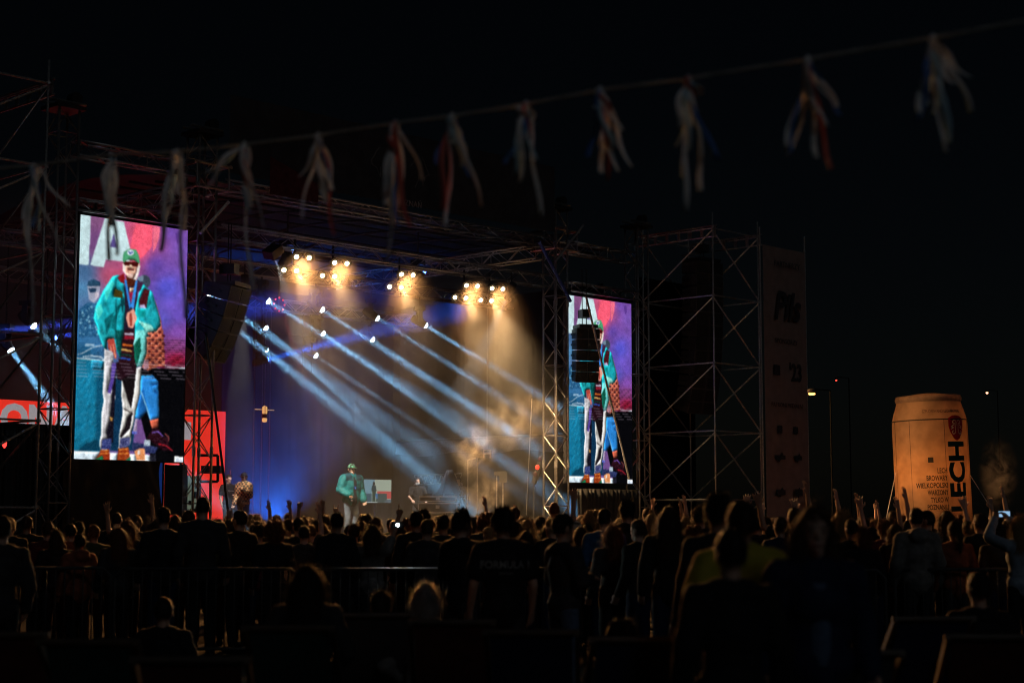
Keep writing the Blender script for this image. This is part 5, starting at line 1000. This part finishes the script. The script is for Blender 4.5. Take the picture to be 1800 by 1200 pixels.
def stand(px, D, ytop, label, boom=None, head=None):
    q = stage_loc(px, D); zt = at(px, ytop, D).z; t = thing('stage_stand', q, label, 'stand'); MB().tube(q, V((q.x, q.y, zt)), .018, 6).build('pole', ALU, t)
    for a in range(3): MB().tube(q + ZV3 * .45, q + V((.35 * math.cos(a * 2.1 + .4), .35 * math.sin(a * 2.1 + .4), .02)), .012, 5).build('leg', DARKSTEEL, t)
    if boom: MB().tube(V((q.x, q.y, zt)), at(*boom, D), .016, 5).build('boom', ALU, t)
    if head: MB().box((q.x, q.y, zt), *head).build('head', BLACKBOX, t)
    return t
stand(822, 44, 808, 'thin pale lighting stand left of the smoke puff', (836, 805)); stand(839, 44.2, 804, 'thin pale lighting stand inside the smoke puff', (846, 804)); stand(873, 43, 832, 'stand with red glints right of the smoke puff', None, (.12, .12, .1)); stand(884, 43.2, 838, 'black stand with a small box head near the right tower', None, (.2, .15, .3)); stand(404, 47, 826, 'thin stand behind the rapper', None)
t = thing('ceiling_chair_frame', at(856, 797, 46), 'small pale metal frame hanging above the smoke', 'frame'); q = at(856, 797, 46)
for s_ in (-.09, .09): MB().tube(q + X_ * s_ - ZV3 * .12, q + X_ * s_ + ZV3 * .1, .018, 5).build('upright', EDGE, t)
MB().tube(q - X_ * .1, q + X_ * .1, .018, 5).build('rung', EDGE, t); MB().tube(q - X_ * .1 + ZV3 * .1, q + X_ * .12 + ZV3 * .1, .018, 5).build('rung', EDGE, t); MB().tube(q + ZV3 * .1, V((q.x, q.y, 7.7)), .006, 4).build('wire', STEELW, t)
q0, q1 = at(942, 835, 44.5), at(953, 800, 44.5); t = thing('red_lamp_bar', q0, 'slanting bar of red lit lamps left of the right stage tower', 'stage lamp'); MB().tube(at(938, 850, 44.5), q1, .07, 8).build('bar', BLACKBOX, t)
MB().tube(at(938, 850, 44.5), stage_loc(938, 44.5), .02, 6).build('leg', DARKSTEEL, t)
for a in (0.05, .4, .8): MB().ell(q0.lerp(q1, a) - V((.03, .07, 0)), (.06, .03, .07), 10, 6).build('lens', emit_mat('dim red lens', (.9, .04, .03), .5) if a == .4 else mat('dark red glass', (.03, .003, .003), .3), t)
strut('guy_cable', [at(935, 700, 43), at(925, 905, 43)], .012, STEELW, 'thin pale cable left of the right stage tower', 'cable')
# gear beside the left tower
def gear(px0, py0, px1, py1, D, dep, m, name, label, cat):
    a, b = at(px0, py1, D), at(px1, py0, D); t = thing(name, V(((a.x + b.x) / 2, D + dep / 2, 0)), label, cat); cx_, cz = (a.x + b.x) / 2, (a.z + b.z) / 2; w_, h_ = b.x - a.x, b.z - a.z
    MB().box((cx_, D + dep / 2, cz), w_, dep, h_).build('panel', m, t)
    for s_ in (-1, 1): MB().box((cx_ + s_ * w_ / 2, D + dep / 2, cz), .03, dep + .02, h_ + .03).build('edge', DARKSTEEL, t); MB().tube((cx_ + s_ * w_ * .4, D + dep / 2, 0), (cx_ + s_ * w_ * .4, D + dep / 2, a.z), .025, 6).build('leg', DARKSTEEL, t)
    return t
t = gear(328, 836, 351, 897, 37.5, .12, mat('pale poster', (.45, .5, .42), .7, 0, 6, .2, emit=srgb(120, 135, 115), estr=.4), 'self_glow_poster', 'pale self glowing poster with black marks behind the left tower', 'poster');  # poster brightness comes partly from a weak glow in its material
for dx, dz, w_, h_ in ((.06, .9, .08, .3), (-.06, .55, .06, .2), (.02, .2, .14, .18), (.08, 1.25, .06, .12)): q = at(338, 897, 37.49); MB().box((q.x + dx, 37.49, q.z - .1 + dz * .5), w_, .012, h_ * .5).build('mark', INK, t)
gear(262, 812, 287, 900, 35.6, .06, mat('blue cloth with own glow', (.02, .05, .22), .8, emit=srgb(22, 48, 110), estr=.6), 'blue_board', 'blue self glowing board below the corner of the left picture screen', 'board')  # blue light on the cloth is put into its material as glow
gear(289, 817, 320, 905, 35.2, .5, BLACKBOX, 'amplifier_rack', 'tall black amplifier rack below the corner of the left screen', 'rack')
q = stage_loc(372, 37.2); t = thing('fan_stand', q, 'black stand with a square frame and lamp box beside the left tower', 'stand')
def L_(a, b): return at(*a, 37.2), at(*b, 37.2)
for a, b in (((383, 800), (383, 820)), ((352, 800), (383, 800)), ((352, 846), (383, 846)), ((383, 829), (383, 846)), ((370, 846), (370, 905))): MB().tube(*L_(a, b), .035, 6).build('bar', DARKSTEEL, t)
MB().box(at(372, 825, 37.2), .42, .3, .17).build('lamp_box', BLACKBOX, t)

# ------------------------------------------------------------------ audience
# (x in picture, crown height in picture, distance, hair, hair colour, top, figure, yaw, own description)
CROWD = [
 (4, 905, 15, 'short', 'dark', 'charcoal', 'stand', 10, None), (48, 906, 24, 'short', 'brown', 'black', 'stand', -8, None), (100, 931, 21.5, 'bob', 'brown', 'black', 'standF', 0, None), (124, 920, 23, 'short', 'dark', 'rust', 'chest', 15, None), (140, 938, 20.9, 'short', 'dark', 'rust', 'hood', 20, None),
 (206, 899, 26, 'bald', 'dark', 'black', 'stand', -20, None), (209, 927, 21, 'longwide', 'red', 'charcoal', 'standF', 5, 'woman with long reddish hair standing below the left picture screen'), (240, 905, 25, 'short', 'dark', 'black', 'up2', 5, 'person reaching both arms up below the left picture screen'),
 (288, 891, 20.8, 'undercut', 'dark', 'black', 'stand', 5, 'broad man in black below the right edge of the left screen'), (307, 905, 26, 'bob', 'brown', 'charcoal', 'standF', 10, None), (332, 896, 22, 'short', 'brown', 'charcoal', 'stand', -10, None), (357, 871, 20.7, 'bald', 'dark', 'charcoal', 'stand', -5, 'tall cropped man in charcoal at the foot of the left tower'), (385, 912, 27, 'short', 'dark', 'black', 'stand', 0, None),
 (400, 915, 26, 'short', 'brown', 'black', 'upR', 5, None), (422, 896, 21.5, 'short', 'dark', 'black', 'stand', 25, 'dark haired man in black below the rapper'), (452, 915, 25.5, 'long', 'dark', 'black', 'up2', 10, 'person with both arms raised right of the man below the rapper'),
 (482, 917, 21.2, 'curly', 'red', 'black', 'standF', 10, 'person with a big mop of reddish curls at the barrier'), (486, 905, 28, 'short', 'dark', 'black', 'stand', 0, None), (507, 901, 31, 'short', 'brown', 'black', 'stand', 0, None), (506, 912, 25, 'short', 'brown', 'charcoal', 'stand', 8, None), (525, 910, 23, 'undercut', 'dark', 'black', 'stand', -5, 'dark haired man in black well left of the singer, before the blue glow'),
 (547, 920, 22.5, 'bald', 'brown', 'black', 'stand', 0, None), (554, 913, 24.5, 'short', 'dark', 'charcoal', 'fist', -18, 'person raising a fist left of the singer'), (570, 906, 31, 'curly', 'brown', 'black', 'standF', 0, None), (567, 920, 25, 'bob', 'brown', 'black', 'standF', 0, None), (592, 900, 21.0, 'short', 'black', 'black', 'stand', 8, 'broad black haired man at the barrier just left of the singer'), (614, 922, 24, 'short', 'dark', 'black', 'horns', -18, 'person making the horns sign just below the singer'),
 (622, 920, 21.3, 'short', 'dark', 'black', 'stand', -12, 'dark haired person in black right below the singer'), (636, 915, 27, 'bob', 'brown', 'black', 'standF', 0, None), (641, 905, 31, 'curly', 'dark', 'black', 'stand', 0, None), (661, 909, 26, 'undercut', 'brown', 'black', 'stand', 5, None), (655, 922, 21.2, 'longwide', 'brown', 'grey', 'point', -18, 'long haired person pointing with one raised arm below the monitor'),
 (692, 913, 27, 'bald', 'grey', 'grey', 'stand', 0, None), (711, 912, 26, 'bald', 'blond', 'charcoal', 'stand', 0, None), (731, 898, 21.4, 'short', 'black', 'black', 'stand', 5, None), (744, 897, 23, 'tousled', 'dark', 'black', 'stand', 0, None), (750, 913, 20.8, 'undercut', 'brown', 'charcoal', 'chest', -10, None), (779, 904, 21.3, 'short', 'dark', 'black', 'stand', 10, None),
 (811, 896, 16.2, 'tousled', 'black', 'black', 'chest', -55, 'person in black turning right in front of the smoke'), (833, 908, 26, 'short', 'dark', 'black', 'upR', 0, None), (840, 905, 28, 'bob', 'blond', 'black', 'standF', 0, None), (856, 903, 24, 'curly', 'red', 'charcoal', 'stand', 0, None), (904, 891, 28, 'short', 'brown', 'black', 'stand', 0, None),
 (926, 912, 24, 'long', 'blond', 'black', 'standF', 0, None), (918, 910, 27, 'bob', 'brown', 'black', 'standF', 0, None), (950, 907, 25, 'pony', 'dark', 'black', 'standF', 0, None), (969, 906, 29, 'short', 'brown', 'black', 'stand', 0, None), (925, 932, 21.5, 'long', 'dark', 'black', 'standF', 8, None), (965, 918, 22, 'longwide', 'black', 'black', 'standF', 0, None), (974, 881, 27, 'bald', 'red', 'brown', 'stand', 0, 'tall cropped man at the foot of the right stage tower'),
 (1018, 910, 26, 'short', 'blond', 'black', 'stand', 0, None), (1020, 926, 22, 'bob', 'brown', 'charcoal', 'standF', 0, None), (1042, 899, 24, 'curly', 'blond', 'white', 'upL', 0, 'person with blond curls and raised hand below the right screen'), (1062, 894, 20.9, 'undercut', 'dark', 'blue', 'stand', -10, 'man in a blue jacket below the right picture screen'), (1102, 880, 21.6, 'tousled', 'black', 'black', 'stand', 10, 'tall man with tousled black hair below the right screen edge'),
 (1076, 922, 19.2, 'longwide', 'red', 'charcoal', 'standF', 5, 'woman with reddish hair left of the man in black at the barrier'), (1122, 913, 18.9, 'undercut', 'brown', 'black', 'stand', 25, 'man in black with head turned at the right barrier'), (1138, 893, 27, 'short', 'dark', 'black', 'stand', 0, None), (1145, 902, 23, 'long', 'blond', 'charcoal', 'standF', -8, None), (1175, 890, 17.5, 'longwide', 'brown', 'black', 'standF', -15, 'woman with amber edged long hair in front of the scaffold'),
 (1185, 905, 27, 'short', 'dark', 'black', 'upR', 0, None), (1204, 908, 23, 'long', 'blond', 'black', 'standF', 0, None), (1230, 890, 20.8, 'tousled', 'dark', 'black', 'stand', -30, None), (1218, 926, 20.7, 'curly', 'red', 'rust', 'standF', 0, None),
 (1331, 905, 22, 'short', 'dark', 'black', 'stand', 0, None), (1346, 908, 24, 'pony', 'brown', 'charcoal', 'upL', 0, None), (1371, 908, 20.8, 'short', 'brown', 'navy', 'stand', 10, None), (1396, 892, 21.4, 'short', 'dark', 'black', 'up2', 5, 'person with both hands raised below the sponsor banner'), (1452, 900, 24, 'short', 'brown', 'black', 'up2', 0, 'person waving both hands right of the walking woman'), (1477, 898, 21.5, 'long', 'blond', 'black', 'standF', 10, None), (1488, 905, 25, 'bob', 'brown', 'charcoal', 'upR', 0, None),
 (1496, 913, 20.4, 'undercut', 'dark', 'black', 'stand', 5, None), (1517, 927, 20.2, 'bob', 'red', 'black', 'standF', 0, None), (1516, 907, 24, 'short', 'dark', 'black', 'stand', 0, None), (1541, 915, 24, 'curly', 'blond', 'black', 'standF', 0, None), (1570, 898, 23, 'short', 'brown', 'black', 'up2', 0, 'person clapping with raised hands left of the giant can'), (1573, 920, 21, 'long', 'brown', 'black', 'standF', 10, None),
 (1610, 893, 20.2, 'undercut', 'black', 'grey', 'hood', -10, 'man in a grey hoodie in front of the giant can'), (1629, 897, 22.5, 'short', 'dark', 'charcoal', 'stand', 40, None), (1664, 897, 22.5, 'longwide', 'brown', 'beige', 'standF', 0, None), (1677, 915, 20.3, 'pony', 'brown', 'rust', 'standF', -8, 'ponytailed woman in a rust top below the giant can'), (1701, 915, 23, 'short', 'dark', 'black', 'stand', 0, None), (1722, 902, 21.5, 'short', 'brown', 'black', 'stand', 10, None), (1749, 897, 23.5, 'short', 'dark', 'black', 'up2', 0, 'person with raised hands in front of the thin smoke'),
 (1752, 920, 20.9, 'tousled', 'dark', 'charcoal', 'stand', 0, None), (1790, 906, 20.0, 'longwide', 'blond', 'paledenim', 'phone', 10, 'blond woman in pale denim holding up a phone at the right edge')]
for k in range(64):                                # the packed rows nearest the stage
    px = 372 + k * 22.6 + random.uniform(-9, 9); D = random.uniform(25, 33.5); topy = random.uniform(905, 917)
    if 1240 < px < 1300 or 594 < px < 646: continue
    CROWD.append((px, topy, D, random.choice(['short', 'short', 'tousled', 'undercut', 'long', 'bob', 'bun', 'curly', 'pony']), random.choice(['dark', 'dark', 'brown', 'brown', 'blond', 'red', 'black']), random.choice(['black', 'black', 'charcoal', 'navy', 'green', 'wine', 'brown']), random.choices(['stand', 'standF', 'upR', 'upL', 'wave', 'chest'], [6, 6, 1.0, 1.0, .6, 2])[0], random.uniform(-15, 25), None))
for k in range(34):                                # more people just behind the barrier
    px = 20 + k * 53 + random.uniform(-16, 16); D = random.uniform(21.3, 24.2); topy = random.uniform(909, 926)
    if 1240 < px < 1300 or 594 < px < 646: continue
    CROWD.append((px, topy, D, random.choice(['short', 'short', 'tousled', 'undercut', 'longwide', 'bob', 'bun', 'long', 'pony']), random.choice(['dark', 'dark', 'brown', 'black', 'blond', 'red']), random.choice(['black', 'black', 'charcoal', 'navy', 'wine', 'green']), random.choices(['stand', 'standF', 'chest', 'upR'], [5, 5, 2, .8])[0], random.uniform(-20, 25), None))
ZONES = ((0, 'at the left edge'), (135, 'below the left screen'), (300, 'below the left tower'), (380, 'below the rapper'), (465, 'left of the singer'), (600, 'below the singer'), (720, 'below the mixing desk'), (830, 'below the smoke'), (935, 'below the right tower'), (1000, 'below the right screen'), (1115, 'below the outer tower'), (1150, 'left of the vest'), (1300, 'below the banner'), (1440, 'left of the can'), (1560, 'below the can'), (1705, 'right of the can'))
ROWS = ((0, 'by the barrier'), (21.9, 'in the second row'), (24.5, 'in the middle rows'), (28, 'nearest the stage'))
ORD = ['leftmost', 'second from left', 'third from left', 'fourth from left', 'fifth from left', 'sixth from left']
auto = {}
for i, c in enumerate(CROWD):
    if c[8] is None:
        z_ = [q[1] for q in ZONES if c[0] >= q[0]][-1]; r_ = [q[1] for q in ROWS if c[2] >= q[0]][-1]
        raised = ' arm raised' if c[6] in ('upR', 'upL', 'wave') else ''
        auto.setdefault('person with %s %s hair%s, %s, %s' % (HAIRW[c[3]], {'dark': 'dark', 'brown': 'brown', 'blond': 'blond', 'red': 'reddish', 'black': 'black', 'grey': 'grey'}[c[4]], raised, r_, z_), []).append(i)
LAB = {}
for lb, ids in auto.items():
    ids.sort(key=lambda i: CROWD[i][0])
    for k, i in enumerate(ids): LAB[i] = lb if len(ids) == 1 else lb + ', ' + ORD[k]
for i, (px, ty, D, hair, hc, tc2, tm, yaw, desc) in enumerate(CROWD):
    p = at(px, ty, D); lb = desc or LAB[i]
    if len(lb.split()) > 16: lb = lb.replace('person with ', '').capitalize()
    person(V((p.x, p.y, 0)), p.z, yaw + 18 + random.uniform(-6, 6), tm, hair, hc, tc2, lb, 'audience standing before the stage', i % 3, random.choice(['charcoal', 'navy', 'black', 'black']))
def near(px, ty, D, *a, **k): p = at(px, ty, D); return person(V((p.x, p.y, 0)), p.z, *a, **k)
# phone torch in the crowd and the lit phone at the right
def phone(p, label, face, lit, torch=0):
    t = thing('phone', p, label, 'phone'); face = V(face).normalized(); sd = V((-face.y, face.x, 0)); MB().obox(p, sd, face, ZV3, .15, .009, .075).build('case', DRAPE, t); MB().obox(p + face * .006, sd, face, ZV3, .14, .003, .068).build('screen', DRAPE if torch else emit_mat(label, (.35, .6, .9), lit), t)
    if torch:
        MB().ell(p + face * .014 + ZV3 * .0, (.017, .017, .017), 12, 9).build('torch', emit_mat('phone torch', (.85, 1, .97), 60), t); l = bpy.data.lights.new('torch_light', 'SPOT'); l.energy = torch; l.color = (.8, 1, .95); l.spot_size = R(150); l.spot_blend = .5; l.shadow_soft_size = .02; o = bpy.data.objects.new('torch_light', l); col.objects.link(o); o.parent = t; o.location = face * .06; o.rotation_euler = face.to_track_quat('-Z', 'Y').to_euler()
phone(at(699, 922, 20.55), 'phone with a bright torch glowing in the crowd below the monitor', (.05, -1, .0), .02, 45); phone(at(1765, 903, 20.35), 'phone with a lit screen held up by the blond woman', (0, -1, 0), .8)
# nearer people
F1 = near(884, 893, 14.2, 12, person_meshes('down', 'down', .4, loose=.03), 'tousled', 'black', 'black', 'man whose black shirt reads FORMULA 1 on the back', None, 0)
me = text_mesh('FORMULA 1', .085, .001, .002); me2 = text_mesh('grand prix', .03, .001)
for m_, z_ in ((me, 1.30), (me2, 1.235)):
    for v_ in m_.vertices: v_.co = V((v_.co.x * .95, -.152 + 1.1 * v_.co.x ** 2, z_ + v_.co.y))
    child('print', m_, F1, cm('white shirt print', (.42, .42, .42)))
near(990, 902, 15.2, -60, 'chest', 'short', 'dark', 'charcoal', 'man in a cap and grey jacket looking at his phone', None, 0, 'denim', 'black')
near(1262, 869, 12.2, 15, 'stand', 'tousled', 'black', 'black', 'tall man in a black jacket left of the man in a vest', None, 0)
near(1284, 929, 8.4, 5, 'stand', 'short', 'black', 'black', 'short dark haired person in black in front of the vest', None, 0)
vest = bpy.data.materials.new('yellow vest'); vest.use_nodes = True; nt_ = vest.node_tree; b_ = nt_.nodes['Principled BSDF']; b_.inputs['Roughness'].default_value = .8; tc_ = nt_.nodes.new('ShaderNodeTexCoord'); sp = nt_.nodes.new('ShaderNodeSeparateXYZ'); rp = nt_.nodes.new('ShaderNodeValToRGB'); rp.color_ramp.interpolation = 'CONSTANT'; mr = nt_.nodes.new('ShaderNodeMapRange'); mr.inputs[1].default_value = .8; mr.inputs[2].default_value = 1.6
el = rp.color_ramp.elements; el[0].position = 0; el[0].color = (.36, .31, .02, 1); el[1].position = .25; el[1].color = (.14, .15, .16, 1)
for ps, c in ((.33, (.36, .31, .02, 1)), (.44, (.14, .15, .16, 1)), (.52, (.36, .31, .02, 1))): e = el.new(ps); e.color = c
nt_.links.new(tc_.outputs['Object'], sp.inputs[0]); nt_.links.new(sp.outputs['Z'], mr.inputs[0]); nt_.links.new(mr.outputs[0], rp.inputs[0]); nt_.links.new(rp.outputs[0], b_.inputs['Base Color'])
near(1302, 880, 9.6, 10, person_meshes('hip', 'hip', .4, loose=.045), 'short', 'dark', vest, 'steward in a yellow vest with grey bands', None, 0)
wf = person_meshes('down', 'down', 1.0, fine=.0085, female=True, loose=.03)
WF = near(1430, 889, 8.9, 182, wf, 'longwide', 'brown', 'navy', 'woman in a dark jacket walking towards the camera, head bowed', None, 2, 'black'); HW = MB()
for s_ in (-1, 1): HW.ell((.031 * s_, .087, 1.632), (.014, .008, .007), 8, 6); HW.cap((.018 * s_, .098, 1.655), (.048 * s_, .09, 1.658), .005, .004, 6, 2)
child('eyes', HW.mesh('eyes', True), WF, mat('dark eyes', (.02, .012, .01), .3)); child('lips', MB().cap((-.02, .098, 1.563), (.02, .098, 1.563), .007, .007, 8, 2).mesh('lips', True), WF, mat('lips', (.3, .1, .09), .5))
child('shirt', MB().grid(lambda a, b: V((-.05 + .1 * a, .152 - .1 * (a - .5) ** 2 - .05 * max(0, b - .5), .95 + .42 * b)), 4, 8).mesh('shirt', True), WF, CL['denim'])
for px, ty, D, hair, hc, tc2, lb in ((530, 993, 11.7, 'longwide', 'dark', 'charcoal', 'long haired woman seated below the singer, in front of the barrier'), (276, 1052, 15.0, 'short', 'dark', 'black', 'person seated in a deck chair below the left picture screen'), (665, 1040, 13.1, 'short', 'dark', 'black', 'seated person in a grey deck chair below the singer'), (745, 1026, 12.4, 'bob', 'grey', 'grey', 'pale haired person seated below the mixing desk'), (1098, 1096, 10.7, 'tousled', 'dark', 'charcoal', 'person seated in a navy deck chair below the right screen'), (1740, 1006, 12.0, 'short', 'dark', 'black', 'person seated below the giant can at the right edge'), (1440, 1090, 9.7, 'curly', 'brown', 'black', 'curly person seated in the grey deck chair at right')):
    p = at(px, ty, D); s_ = 1.0; o = person(V((p.x, p.y + .3, p.z - 1.765)), 1.765, random.uniform(-8, 12), 'sit', hair, hc, tc2, lb, 'people seated in deck chairs', 0)
